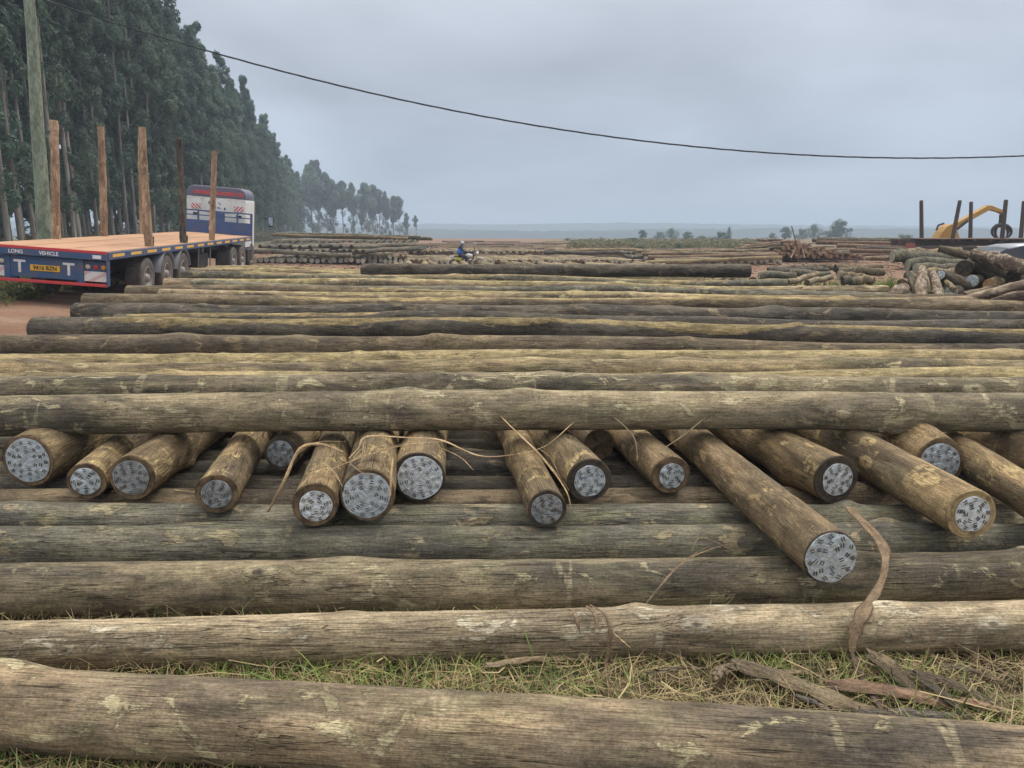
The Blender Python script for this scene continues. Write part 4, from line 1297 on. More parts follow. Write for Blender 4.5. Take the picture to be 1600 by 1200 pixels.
# ------------------------------------------------------------------ trees
LEAF = [leafmat('eucalyptus_leaf', (0.09, 0.148, 0.105), (0.115, 0.175, 0.115), (0.165, 0.205, 0.115)),
        leafmat('eucalyptus_leaf_dark', (0.074, 0.126, 0.096), (0.095, 0.152, 0.107), (0.135, 0.178, 0.105))]
def trunkmat():
    t = NT('eucalyptus_bark')
    v = t.coord()
    n = t.noise(t.vmath('MULTIPLY', v, (3.0, 3.0, 0.35)), 1.0, 5, 0.65, 0.5)
    r = t.rnd()
    c = t.mix(t.step(n, 0.38, 0.62), (0.27, 0.25, 0.21), (0.13, 0.10, 0.08))
    t.color(t.vmath('MULTIPLY', c, t.step(r, 0, 1, 0.65, 1.25)))
    t.rough(0.9)
    return t.mat
TRUNK = trunkmat()

def leaf_cloud(rng, centers, radii, per, lw, ll, droop=0.6):
    """many small leaf sprays spread through the clumps"""
    n = sum(per)
    c = np.repeat(np.array(centers), per, axis=0)
    r = np.repeat(np.array(radii), per, axis=0)
    d = rng.normal(0, 1, (n, 3))
    d /= np.linalg.norm(d, axis=1)[:, None]
    rr = rng.uniform(0.3, 1.0, n) ** 0.45
    p = c + d * rr[:, None] * r
    nrm = d + rng.normal(0, 0.45, (n, 3)); nrm[:, 2] += 0.25
    nrm /= np.linalg.norm(nrm, axis=1)[:, None]
    ax = rng.normal(0, 1, (n, 3)); ax[:, 2] -= droop * 1.6
    ax -= nrm * (ax * nrm).sum(1)[:, None]
    ax /= np.linalg.norm(ax, axis=1)[:, None] + 1e-9
    s = np.cross(ax, nrm)
    L = ll * rng.uniform(0.6, 1.3, n)[:, None]; W = lw * rng.uniform(0.6, 1.3, n)[:, None]
    a = p - ax * L * 0.5; b = p + ax * L * 0.5
    m = p + s * W * 0.5 + ax * L * 0.05; m2 = p - s * W * 0.5
    V = np.stack([a, m, b, m2], 1).reshape(-1, 3)
    F = np.arange(n * 4).reshape(n, 4)
    return V, F

def cloud_mesh(name, V, F, mat):
    me = bpy.data.meshes.new(name)
    me.from_pydata(V.tolist(), [], F.tolist())
    me.materials.append(mat)
    me.update()
    return me

def euc_meshes(seed, H, crown_from, width, nclump, per, lw, ll, tr=0.2, leaf=0, lowbits=0, oval=False):
    rng = np.random.RandomState(seed)
    mb = MB()
    pts, rad = [], []
    lean = rng.uniform(-0.5, 0.5, 2)
    for i in range(12):
        f = i / 11
        pts.append((lean[0] * f ** 2 + 0.08 * math.sin(5 * f + seed), lean[1] * f ** 2 + 0.08 * math.cos(4 * f + seed), H * 0.97 * f))
        rad.append(tr * (1 - 0.88 * f) + 0.012)
    mb.tube(pts, rad, 8)
    def axis(z):
        f = z / (0.97 * H)
        return np.array([np.interp(f, np.linspace(0, 1, 12), [q[j] for q in pts]) for j in range(2)] + [z])
    cs, rs, pr = [], [], []
    for i in range(nclump):
        f = (i + rng.uniform(0, 1)) / nclump
        z = H * (crown_from + (1.02 - crown_from) * f)
        prof = max(0.0, math.sin(math.pi * (0.14 + 0.84 * f) ** (1.2 if oval else 1.4))) ** (0.7 if oval else 0.55) * (0.75 + 0.25 * math.sin(9 * f + seed))
        rmax = width * max(0.05, prof)
        a = rng.uniform(0, 6.28)
        rr = rmax * rng.uniform(0.15, 0.95) * (1 if f < 0.72 else 0.7)
        cc = axis(min(z, H)) + np.array([math.cos(a) * rr, math.sin(a) * rr, rng.uniform(-0.3, 0.3)])
        k = width * rng.uniform(0.20, 0.38) * (0.6 + 0.4 * prof)
        cs.append(cc); rs.append((k, k, k * rng.uniform(1.0, 1.6))); pr.append(int(per * rng.uniform(0.6, 1.3)))
        if i % 2 == 0 and rr > 0.3:
            base = axis(max(0.5, z - rr * 1.1))
            mb.tube([base, (base + cc) / 2 + np.array([0, 0, 0.15]), cc], [0.05, 0.035, 0.015], 5)
    for i in range(lowbits):
        z = H * crown_from * rng.uniform(0.25, 1.0)
        a = rng.uniform(0, 6.28); rr = width * rng.uniform(0.1, 0.5)
        cs.append(axis(z) + np.array([math.cos(a) * rr, math.sin(a) * rr, 0])); k = width * rng.uniform(0.14, 0.28)
        rs.append((k, k, k * 1.5)); pr.append(int(per * 0.35))
    V, F = leaf_cloud(rng, cs, rs, pr, lw, ll)
    return mb.mesh('trunk', [TRUNK]), cloud_mesh('crown', V, F, LEAF[leaf])

VAR = {
    'bare': [euc_meshes(1 + i, 1.0 * 25 + i, 0.40 + 0.05 * (i % 3), 2.3 + 0.25 * (i % 3), 34, 290, 0.13, 0.32, 0.15, i % 2, 9) for i in range(4)],
    'full': [euc_meshes(21 + i, 24 + i, 0.14 + 0.05 * (i % 3), 2.5 + 0.3 * (i % 2), 46, 210, 0.20, 0.44, 0.15, i % 2, 4) for i in range(4)],
    'sparse': [euc_meshes(41 + i, 20 + (i % 3), (0.46, 0.40, 0.54, 0.44, 0.56)[i], (5.0, 4.2, 5.4, 4.6, 4.0)[i], 36, 190, 0.38, 0.75, 0.26, i % 2, (9, 4, 6, 10, 3)[i], True) for i in range(5)],
}
def tree(kind, var, x, y, scale, rz, label, group, sz=None):
    tm, cm = VAR[kind][var % len(VAR[kind])]
    o = empty('eucalyptus_tree', (x, y, gz(x, y) - 0.1), (0, 0, rz))
    o.scale = (scale, scale, scale if sz is None else sz)
    link('trunk', tm, o); link('crown', cm, o)
    tag(o, label, 'tree', group)
    return o

RT = random.Random(12)
def edge_x(y): return -18.5 - 0.207 * y
def plantation():
    y = 37.0
    n = 0
    while y < 318:
        near = y < 120
        step = 2.7 if near else (3.6 if y < 200 else 5.6)
        rows = 4 if near else (2 if y < 200 else 1)
        for r_ in range(rows):
            if r_ == 3 and y > 92: continue
            xx = edge_x(y) - r_ * 3.1 - RT.uniform(-0.5, 0.7) - 0.4
            yy = y + RT.uniform(-0.8, 0.8) + (1.3 if r_ % 2 else 0)
            kind = 'full' if (y > 72 and RT.random() < 0.9) or (r_ >= 2 and RT.random() < 0.3) else 'bare'
            s_ = RT.uniform(0.93, 1.07)
            sz = s_ * (1.0 if y < 220 else 0.93) * RT.uniform(0.95, 1.06)
            if kind == 'bare':
                lab, g = 'tall slender eucalyptus with bare lower trunk behind the lorry', 'bare trunked trees of the plantation edge'
            elif y < 200:
                lab, g = 'tall eucalyptus leafy almost to the ground in the dense plantation row', 'leafy trees of the plantation edge'
            else:
                lab, g = 'distant hazy eucalyptus near the far end of the dense plantation row', 'far trees of the plantation edge'
            tree(kind, RT.randrange(4), xx, yy, s_, RT.uniform(0, 6.28), lab, g, sz)
            n += 1
        y += step
    print('PLANTATION', n)
plantation()
# thinner trees beyond the end of the plantation: (px, top row, distance, kind of label)
SPARSE = [(489, 262, 318, 0), (500, 254, 322, 1), (512, 275, 326, 0), (522, 284, 332, 2), (537, 287, 336, 1), (553, 289, 330, 3), (566, 318, 338, 3),
      (574, 290, 334, 1), (584, 292, 345, 2), (594, 299, 350, 1), (604, 302, 346, 3), (615, 308, 352, 1), (624, 310, 356, 2), (635, 334, 350, 4), (650, 338, 360, 4)]
for k, (px, top, d, lk) in enumerate(SPARSE):
    x = x_at(px, 365, d)
    H = P(px, top, d).z - gz(x, d)
    base_h = 20 + (k % 5) % 3
    s_ = H / base_h
    labs = ('tall rounded crown at the right end of the dense plantation', 'narrow tree', 'slim tree', 'tree', 'low bushy tree')
    desc = ['dark tree joining the end of the dense plantation wall', 'tallest crown right after the plantation wall', 'tree filling the first gap after the plantation', 'leaning thin tree just left of the open sky gap',
            'tree with high round crown left of the open gap', 'lone slim tree standing in the open gap of the far tree row', 'short tree below the open gap of the far tree row', 'tallest domed tree right of the open gap',
            'broad tree against the right domed crown', 'second tree right of the domed crown', 'third tree right of the domed crown', 'tree near the right end of the far row, round topped',
            'last tall tree at the right end of the far row', 'low bushy tree under the last tall tree of the far row', 'small feathery tree at the very right end of the far row'][k]
    tree('sparse', k, x, d, s_ * (1.0 if lk < 3 else 0.8), k * 1.1, desc, 'thin tree row beyond the plantation', s_)

# undergrowth at the plantation's foot
def undergrowth():
    rng = np.random.RandomState(4)
    cs, rs, pr = [], [], []
    y = 34.0
    while y < 260:
        for _ in range(2):
            x = edge_x(y) + rng.uniform(-5.5, 1.6)
            h = rng.uniform(0.5, 1.9) * (1 if y < 120 else 1.5)
            z = gz(x, y)
            cs.append((x, y, z + h * 0.45)); rs.append((0.9 + 0.004 * y, 0.9 + 0.004 * y, h * 0.6)); pr.append(95)
        y += 0.62 + y * 0.004
    V, F = leaf_cloud(rng, cs, rs, pr, 0.11, 0.42, -0.4)
    me = cloud_mesh('undergrowth', V, F, leafmat('dry_undergrowth', (0.13, 0.10, 0.055), (0.085, 0.085, 0.045), (0.17, 0.125, 0.075)))
    tag(link('undergrowth', me), 'brownish green undergrowth along the foot of the plantation', 'undergrowth', kind='stuff')
undergrowth()

def roadside():
    rng = np.random.RandomState(14)
    cs, rs, pr = [], [], []
    for _ in range(170):
        y = rng.uniform(14.5, 27)
        x = rng.uniform(-19.5, -10.2) - (y - 14) * 0.12
        h = rng.uniform(0.1, 0.36)
        cs.append((x, y, gz(x, y) + h * 0.4)); rs.append((0.5, 0.5, h * 0.6)); pr.append(90)
    V, F = leaf_cloud(rng, cs, rs, pr, 0.045, 0.24, -0.6)
    me = cloud_mesh('roadside_weeds', V, F, leafmat('roadside_weed', (0.12, 0.12, 0.045), (0.08, 0.10, 0.04), (0.19, 0.15, 0.075)))
    tag(link('roadside_weeds', me), 'low weeds on the verge left of and under the lorry', 'weeds', kind='stuff')
roadside()

def round_tree(seed, H, W, n, per, lw, ll, mat):
    rng = np.random.RandomState(seed)
    mb = MB()
    mb.tube([(0, 0, 0), (0.1, 0, H * 0.25), (0, 0.1, H * 0.5), (0.1, 0, H * 0.8)], [H * 0.03, H * 0.024, H * 0.018, H * 0.006], 7)
    cs, rs, pr = [], [], []
    for i in range(n):
        a = rng.uniform(0, 6.28); f = rng.uniform(0, 1)
        z = H * (0.28 + 0.62 * f)
        rr = W * 0.5 * math.sqrt(max(0.05, 1 - (1.7 * (f - 0.42)) ** 2)) * rng.uniform(0.2, 0.9)
        c = np.array([math.cos(a) * rr, math.sin(a) * rr, z])
        k = W * rng.uniform(0.10, 0.19)
        cs.append(c); rs.append((k, k, k * 0.85)); pr.append(int(per * rng.uniform(0.6, 1.2)))
        if i % 3 == 0: mb.tube([(0, 0, z * 0.6), c * 0.6 + np.array([0, 0, z * 0.2]), c], [H * 0.012, H * 0.008, H * 0.003], 5)
    V, F = leaf_cloud(rng, cs, rs, pr, lw, ll, 0.1)
    return mb.mesh('trunk', [TRUNK]), cloud_mesh('crown', V, F, mat)
RND = [round_tree(61 + i, 9, 9 + 2 * (i % 3), 34, 70, 0.32, 0.6, LEAF[i % 2]) for i in range(4)]
# horizon trees: (px, top row, base row, width px, distance, label)
HZ = [(1003, 359, 376, 17, 230, 'small brownish round tree alone on the skyline left of the paired trees'), (1030, 362, 376, 20, 240, 'left one of paired rounded trees on the skyline'),
      (1050, 357, 376, 26, 240, 'right and taller one of paired rounded trees on the skyline'), (1075, 362, 377, 22, 235, 'low pale tree just right of the paired trees'),
      (1096, 368, 378, 20, 200, 'low bush between the skyline trees and the twisted tree'), (1126, 362, 379, 26, 190, 'dark bushy tree under the twisted thin tree'),
      (1139, 355, 378, 9, 190, 'thin twisted tree with a small tufted top on the skyline'), (1207, 364, 378, 16, 250, 'small tree at the left of the right hand skyline group'),
      (1226, 354, 378, 22, 250, 'pointed tree beside the tilted stick on the skyline'), (1252, 357, 378, 20, 270, 'loose tree between the pointed tree and the round ones'),
      (1272, 351, 378, 30, 260, 'round tree left of the largest skyline tree'), (1312, 343, 379, 40, 250, 'largest rounded tree on the skyline left of the stakes'),
      (1293, 360, 379, 30, 255, 'lower bush filling between the two large skyline trees'), (1412, 366, 378, 32, 150, 'low bush on the skyline behind the log trailer'),
      (888, 372, 378, 16, 200, 'tiny dark bush on the bare skyline'), (913, 373, 378, 16, 205, 'tiny second dark bush on the bare skyline'), (988, 371, 380, 26, 150, 'broad low bush at the front of the scrub'),
      (1000, 384, 394, 18, 85, 'dark low bush in front of the scrub strip'), (1062, 380, 393, 20, 88, 'dark bush at the right of the scrub strip')]
for k, (px, top, base, wpx, d, lab) in enumerate(HZ):
    x = x_at(px, base, d)
    zb = min(gz(x, d), P(px, base, d).z) - 0.2
    H = P(px, top, d).z - zb
    tm, cm = RND[k % 4]
    small = base - top < 13
    o = empty('bush' if small else 'skyline_tree', (x, d, zb))
    w = wpx / 1200 * d
    o.scale = (w / (9 + 2 * ((k % 4) % 3)) * 1.05, w / (9 + 2 * ((k % 4) % 3)), H / 8.9)
    o.rotation_euler = (0, 0, 0)
    if not small: link('trunk', tm, o)
    link('crown', cm, o)
    tag(o, lab, 'bush' if small else 'tree', 'trees and bushes on the skyline')

def scrub():
    rng = np.random.RandomState(24)
    cs, rs, pr = [], [], []
    for _ in range(420):
        y = rng.uniform(95, 185)
        px = rng.uniform(900, 1190)
        x = (px - 800) / 1200 * y
        h = rng.uniform(0.3, 1.3)
        cs.append((x, y, gz(x, y) + 0.4 * h)); rs.append((1.6, 1.4, h * 0.6)); pr.append(46)
    V, F = leaf_cloud(rng, cs, rs, pr, 0.28, 0.7, -0.3)
    me = cloud_mesh('scrub', V, F, leafmat('scrub_leaf', (0.14, 0.13, 0.06), (0.10, 0.115, 0.05), (0.2, 0.155, 0.085)))
    tag(link('scrub', me), 'olive scrub and weeds on the open ground before the skyline trees', 'scrub', kind='stuff')
scrub()

# ------------------------------------------------------------------ stacks of poles farther back in the yard
RS = random.Random(77)
def far_variants(mats, ends, L, r, seeds, seg=14):
    return [log_mesh('log', L, r, r * 0.86, s, M[m], M[e], seg=seg, dx=0.5, knots=8, wob=0.02, bend=0.03) for m, e, s in zip(mats, ends, seeds)]
FV = {
    'grey': far_variants(['grey', 'greytan', 'grey', 'dark'], ['end_pale'] * 4, 10.0, 0.145, (501, 502, 503, 504)),
    'dark': far_variants(['dark', 'dark', 'brown', 'grey'], ['end_dark'] * 4, 10.0, 0.145, (511, 512, 513, 514)),
    'tan': far_variants(['tan', 'yellow', 'greytan', 'silver'], ['end_pale', 'end_brown', 'end_pale', 'end_brown'], 10.0, 0.14, (521, 522, 523, 524)),
    'red': far_variants(['red', 'brown', 'red', 'bark'], ['end_red', 'end_orange', 'end_red', 'end_orange'], 8.0, 0.135, (531, 532, 533, 534)),
}
NLOG = [0]
def far_log(kind, p, yaw, label, group, L=None, tilt=0.0, r=None, var=None):
    vs = FV[kind]
    v = RS.randrange(4) if var is None else var
    o = link('log', vs[v])
    base = 8.0 if kind == 'red' else 10.0
    br = {'grey': 0.145, 'dark': 0.145, 'tan': 0.14, 'red': 0.135}[kind]
    sx = 1 if L is None else L / base
    sr = RS.uniform(0.93, 1.06) if r is None else r / br
    o.scale = (sx, sr, sr)
    o.location = p
    o.rotation_euler = (Quaternion((0, 0, 1), yaw) @ Quaternion((0, 1, 0), -tilt) @ Quaternion((1, 0, 0), RS.uniform(0, 6.28))).to_euler()
    tag(o, label, 'log', group)
    NLOG[0] += 1
    return o
def row_away(kind, px0, px1, d, n, z, yaw_deg, label, group, L=10.0, jit=0.2):
    """n logs side by side, near ends on a line, running away from the viewer"""
    for i in range(n):
        px = px0 + (px1 - px0) * (i + 0.5) / n
        x = (px - 800) / 1200 * d
        far_log(kind, (x, d + RS.uniform(-jit, jit), z + RS.uniform(-0.01, 0.03)), R(90 + yaw_deg + RS.uniform(-2.5, 2.5)), label, group, L)
def lying(kind, px0, px1, d, z, label, group=None, z1=None, r=None, d1=None, var=None):
    d1 = d if d1 is None else d1
    a = Vector(((px0 - 800) / 1200 * d, d, z)); b = Vector(((px1 - 800) / 1200 * d1, d1, z if z1 is None else z1))
    v = b - a
    return far_log(kind, a, math.atan2(v.y, v.x), label, group, v.length, math.asin(v.z / v.length), r, var)

# stack behind the near one, with the long dark log on it
g = 'logs running away behind the near stack'
row_away('tan', 585, 1190, 17.6, 21, 0.60, 8, 'pale log just behind the near stack, under the long dark log', g, 9.0, 0.25)
zl = P(566, 422, 17.3).z
o = cross_log('dark', x_at(566, 422, 17.4), 17.4, P(566, 423, 17.4).z, x_at(1171, 424, 17.0), 17.0, P(1171, 424, 17.0).z, 0.155, 0.15, 551,
              'long dark log lying alone across the back, below the motorbike rider', end='end_dark', dx=0.12, seg=24, bend=0.01, wob=0.015)
for k, (px, dd, lab) in enumerate(((1092, 16.6, 'plated log end peeping over the back of the near stack, leftmost of the few'), (1120, 16.9, 'low dark log end peeping over the back of the near stack'), (1141, 16.7, 'bright plated log end over the back of the near stack, left of the pair'),
                                   (1155, 16.7, 'bright plated log end over the back of the near stack, right of the pair'), (1171, 16.8, 'rightmost log end peeping over the back of the near stack'))):
    r = 0.135
    z = P(px, 446 if k in (0, 2, 3) else 448, dd).z
    me = log_mesh('log', 8, r, r * 0.9, 560 + k, M['tan'], M['end_dark'], seg=20, dx=0.3, anchor=True)
    o = link('log', me); place_axis(o, Vector((x_at(px, 440, dd), dd, z)), Vector((x_at(px, 440, dd) - 0.3, dd + 8, z)))
    tag(o, lab, 'log', 'log ends peeping over the near stack')
    if k in (0, 2, 3, 4): nail_plate(o, r * 0.8, 570 + k)

# plate on the right end of the yellow row
def end_plate():
    k = 13
    o = [q for q in col.objects if q.get('label', '').startswith('yellow log with grey left end')][0]
    me = o.data
    L = max(v.co.x for v in me.vertices)
    q = nail_plate(o, 0.095, 91)
    q.location = (L + 0.004, 0, 0); q.rotation_euler = (0, 0, math.pi)
end_plate()

# dark stack left of the middle (two tiers and a long log between them)
zg = P(480, 411, 48).z
row_away('dark', 398, 575, 48, 20, zg + 0.14, 6, 'pale ended log in the bottom tier of the dark stack right of the lorry', 'bottom tier of the dark stack right of the lorry', 9)
for q in range(20): col.objects[len(col.objects) - 1 - q].data = FV['grey'][(q * 3) % 4]
lying('grey', 392, 553, 47.8, P(392, 392, 47.8).z, 'long log lying between the two tiers of the dark stack right of the lorry', None, P(553, 398, 47.8).z, 0.15, var=0)
row_away('dark', 396, 576, 48.2, 18, zg + 0.68, -14, 'dark log in the top tier of the dark stack right of the lorry', 'top tier of the dark stack right of the lorry', 9)
row_away('dark', 405, 560, 48.8, 10, zg + 0.94, -14, 'dark log lying on the top tier of the dark stack right of the lorry', 'topmost logs of the dark stack right of the lorry', 8)
# layered stack behind it
zg = P(560, 396, 66).z
g = 'layered stack in front of the thin tree row'
row_away('grey', 500, 655, 66, 15, zg + 0.15, 3, 'pale ended log in the lower tier of the layered stack before the thin trees', g + ', lower tier', 9)
for k, (a, b, yy) in enumerate(((418, 665, 384), (420, 668, 381), (430, 672, 379))):
    lying('grey', a, b, 65.4 + 0.5 * k, P(a, yy, 66).z - 0.1, 'long log across the middle of the layered stack before the thin trees', g + ', middle layer', P(b, yy + 4, 66).z - 0.1, 0.15)
row_away('grey', 428, 655, 66, 22, zg + 0.98, 3, 'pale ended log in the upper tier of the layered stack before the thin trees', g + ', upper tier', 9)
for k, (a, b, yy) in enumerate(((432, 640, 367), (440, 660, 365), (470, 676, 367), (455, 678, 369))):
    lying('grey' if k % 2 else 'tan', a, b, 66 + 1.2 * k, P(a, yy, 66 + 1.2 * k).z, 'long log on top of the layered stack before the thin trees', g + ', top layer', P(b, yy + 5, 66 + 1.2 * k).z, 0.14)
# low row on either side of the motorbike
zg = P(800, 412, 51).z
g = 'low row of slanting poles beside the motorbike'
row_away('tan', 577, 640, 51.5, 8, zg + 0.40, 20, 'tan log in the short double tier left of the motorbike', 'short double tier left of the motorbike', 9)
row_away('grey', 577, 640, 51, 8, zg + 0.13, 10, 'pale ended log in the short double tier left of the motorbike', 'short double tier left of the motorbike, lower', 9)
row_away('tan', 640, 1006, 51, 46, zg + 0.13, 20, 'slanting pole in the low row running behind the motorbike', g, 10)
zg2 = P(750, 397, 64).z
row_away('tan', 660, 850, 64, 20, zg2 + 0.15, 12, 'slanting pole in the second low row beyond the motorbike', 'second low row of poles beyond the motorbike', 9)
# mixed stack right of the middle
lying('grey', 848, 985, 61, P(848, 395, 61).z, 'dark log lying at the back of the low row, right of the rider', None, None, 0.16)
lying('tan', 850, 1000, 63, P(850, 391, 63).z, 'tan log lying behind the dark one at the back of the low row', None, None, 0.15)
row_away('dark', 985, 1004, 52, 3, P(990, 404, 52).z, 0, 'dark blunt log end at the right end of the low row', 'dark blunt log ends at the right of the low row', 6)
row_away('dark', 974, 990, 56, 2, P(990, 397, 56).z, 0, 'dark log end behind the right end of the low row', 'dark log ends behind the low row', 6)
zg = P(1110, 412, 51).z
for k, (a, ya, b, yb, dd, m) in enumerate(((990, 393, 1195, 392, 56, 'tan'), (1000, 397, 1205, 396, 54.5, 'tan'), (1010, 402, 1210, 399, 53, 'red'), (1005, 411, 1216, 402, 51, 'yellow'), (1020, 407, 1212, 404, 52, 'tan'))):
    lab = ('hindmost tan log of the long flat stack left of the brown heap', 'second tan log of the long flat stack left of the brown heap', 'reddish log of the long flat stack left of the brown heap',
           'sloping yellow log along the front of the long flat stack', 'pale log just behind the sloping yellow one')[k]
    lying('tan' if m != 'red' else 'red', a, b, dd, P(a, ya, dd).z, lab, 'long flat stack left of the brown heap', P(b, yb, dd).z, 0.15, var=1 if m == 'yellow' else None)
row_away('grey', 1070, 1220, 51.4, 15, P(1140, 408.5, 51.4).z, 0, 'pale ended log under the long flat stack left of the brown heap', 'log ends under the long flat stack', 5)
# brown heap
g = 'brown heap of log ends left of the stakes'
zg = P(1250, 404, 56).z
for tier in range(6):
    a, b = 1197 + tier * 5, 1345 - tier * 20
    n = max(3, int((b - a) / 1200 * 56 / 0.42))
    row_away('red', a, b, 56 + 0.15 * tier, n, zg + 0.13 + tier * 0.2, RS.uniform(-8, 8), 'reddish brown log end in the untidy heap under the skyline trees', g, 8, 0.4)
for k, (a, ya, b, yb) in enumerate(((1142, 390, 1212, 382), (1150, 387, 1222, 378), (1160, 391, 1215, 386), (1176, 375, 1216, 376))):
    lying('red', a, b, 56.5 + 0.6 * k, P(a, ya, 56.5).z, 'reddish pole sloping out of the left side of the brown heap', 'sloping poles left of the brown heap', P(b, yb, 56.5).z, 0.12)
for k, (a, ya, b, yb, dd) in enumerate(((1262, 375, 1430, 378, 60), (1268, 379, 1425, 381, 58), (1270, 373, 1400, 374, 64), (1300, 384, 1424, 386, 55), (1330, 389, 1436, 389, 52), (1320, 392, 1430, 393, 51))):
    lying('red' if k % 2 else 'dark', a, b, dd, P(a, ya, dd).z, 'brown pole in the long pile behind the brown heap and green logs', 'long pile behind the brown heap', P(b, yb, dd).z, 0.15)
lying('tan', 1344, 1388, 49, P(1344, 403, 49).z, 'short pale log on the red ground right of the brown heap', None, None, 0.12)
# green logs
for k, (a, b, y, dd, lab) in enumerate(((1386, 1499, 402, 21.6, 'thick green grey log, front of the upper pair by the car'), (1394, 1492, 396, 22.0, 'green grey log behind the front one of the upper pair'), (1412, 1502, 412, 21.3, 'green log under the upper pair by the car'),
                                        (1424, 1502, 419, 21.0, 'green log third from the top by the dark log pile'), (1432, 1505, 426, 20.8, 'lowest green log by the bark covered stumps'))):
    lying('grey', a, b, dd, P(a, y, dd).z, lab, 'green grey logs before the trailer', None, 0.165 if k < 3 else 0.14, var=k % 3)
# short dark stacks
for k, (a, b, y, dd) in enumerate(((1183, 1240, 430, 20.2), (1196, 1262, 425, 21.6), (1225, 1290, 423, 22.4), (1205, 1280, 420, 23.6), (1232, 1292, 428, 20.8), (1250, 1300, 417, 25))):
    lying('dark' if k % 2 else 'grey', a, b, dd, P(a, y, dd).z, 'short dark log in the low scatter left of the grass tuft', 'low scatter of short dark logs left of the tuft', None, 0.105)
for k, (a, b, y, dd, lab) in enumerate(((1304, 1376, 424, 21.2, 'dark log at the back of the small bundle left of the grass tuft'), (1300, 1372, 420, 22.0, 'hindmost dark log of the small bundle left of the tuft'), (1306, 1346, 432, 19.8, 'stubby log at the middle of the small bundle left of the tuft'),
                                        (1330, 1360, 438, 19.2, 'stubby right log at the front of the small bundle'), (1313, 1334, 439, 19.0, 'stubby left log at the front of the small bundle'))):
    lying('grey' if k in (2, 3) else 'dark', a, b, dd, P(a, y, dd).z, lab, 'small log bundle left of the grass tuft', None, 0.12)
for k, (a, ya, b, yb, lab) in enumerate(((1228, 441, 1272, 431, 'pale split pole at the left of a pair on the grass behind the near stack'), (1258, 442, 1297, 434, 'pale split pole at the right of a pair on the grass behind the near stack'))):
    lying('tan', a, b, 18.2, P(a, ya, 18.2).z, lab, 'pair of pale split poles', P(b, yb, 18.4).z, 0.075, 18.9, var=3)

def scattered():
    """poles too far and too many to tell apart"""
    rng = random.Random(3)
    mb = MB()
    for i in range(260):
        d = rng.choice([rng.uniform(58, 90), rng.uniform(80, 170)])
        px = rng.uniform(670, 1230) if rng.random() < 0.8 else rng.uniform(1200, 1500)
        if px < 670 + (d - 58) * 0.2 and d < 62: continue
        x = (px - 800) / 1200 * d
        z = gz(x, d) + 0.1 + rng.choice((0, 0, 0.2))
        L = rng.uniform(5, 11); a = rng.uniform(-0.25, 0.25)
        dx_, dy_ = math.cos(a) * L / 2, math.sin(a) * L / 2
        mb.tube([(x - dx_, d - dy_, z), (x, d, z + rng.uniform(-0.04, 0.04)), (x + dx_, d + dy_, z + rng.uniform(0, 0.08))], rng.uniform(0.1, 0.17), 7, rng.choice((0, 0, 1, 2)))
    for (d, pa, pb) in ((78, 690, 960), (92, 700, 900), (84, 960, 1090), (110, 690, 1000)):
        x = (pa - 800) / 1200 * d
        while x < (pb - 800) / 1200 * d:
            z = gz(x, d) + 0.16
            mb.tube([(x, d, z), (x - 2.4 + rng.uniform(-0.3, 0.3), d + 8, z + 0.02)], rng.uniform(0.12, 0.16), 7, rng.choice((2, 2, 0)))
            x += rng.uniform(0.33, 0.6)
    o = mb.build('distant_logs', [M['red'], M['dark'], M['tan']])
    tag(o, 'far off poles scattered over the red yard below the skyline', 'logs', kind='stuff')
scattered()

# ------------------------------------------------------------------ rough log pile at the right
def pile(p0, p1, r0, r1, mat, end, label, seed, plate=0.0, knots=10, group=None):
    a, b = P(*p0), P(*p1)
    me = log_mesh('log', (b - a).length, r0, r1, seed, M[mat], M[end], seg=24, dx=0.06, knots=knots, wob=0.035, bend=0.02, anchor=True)
    o = link('log', me); place_axis(o, a, b)
    tag(o, label, 'log', group)
    if plate: nail_plate(o, r0 * plate, seed)
    return o
pile((1524, 398, 14.4), (1668, 436, 12.2), 0.125, 0.12, 'bark', 'end_dark', 'upper brown log slanting down to the right across the car', 601)
pile((1522, 412, 14.7), (1668, 466, 12.8), 0.185, 0.18, 'dark', 'end_dark', 'thick dark log slanting in shade under the upper brown one', 602)
pile((1467, 388, 15.6), (1540, 405, 15.2), 0.062, 0.085, 'brown', 'end_brown', 'slender dark log poking left from the top of the rough pile', 603)
pile((1506, 419, 14.4), (1580, 414, 18.5), 0.15, 0.15, 'dark', 'end_dark', 'large black log end at the left of the rough pile', 604)
pile((1530, 422, 14.6), (1600, 416, 18.5), 0.115, 0.12, 'dark', 'end_brown', 'dim brown log end right of the large black one', 605)
pile((1519, 439, 13.9), (1585, 432, 18), 0.112, 0.115, 'dark', 'end_pale', 'pale grey plated log end deep in the rough pile', 606, 0.86)
pile((1546, 445, 13.5), (1625, 434, 15.5), 0.105, 0.105, 'brown', 'end_orange', 'orange log end in the rough pile under the slanting logs', 607)
pile((1486, 456, 13.3), (1540, 446, 17), 0.105, 0.11, 'dark', 'end_pale', 'plated log end facing straight out low in the rough pile', 608, 0.9)
pile((1470, 430, 13.6), (1512, 449, 13.9), 0.10, 0.10, 'dark', 'end_dark', 'dark log with plate facing left beside the bark stumps', 609, 0.85)
pile((1419, 430, 13.7), (1437, 462, 13.2), 0.082, 0.082, 'dark', 'end_dark', 'dark log with tilted plate behind the tallest bark stump', 610, 0.85)
pile((1441, 421, 13.6), (1441, 475, 12.6), 0.085, 0.10, 'bark', 'end_orange', 'tallest flaking bark log pointing at the viewer between two plates', 611)
pile((1457, 428, 13.6), (1471, 475, 12.6), 0.065, 0.082, 'bark', 'end_orange', 'flaking bark log leaning right of the tallest bark stump', 612)
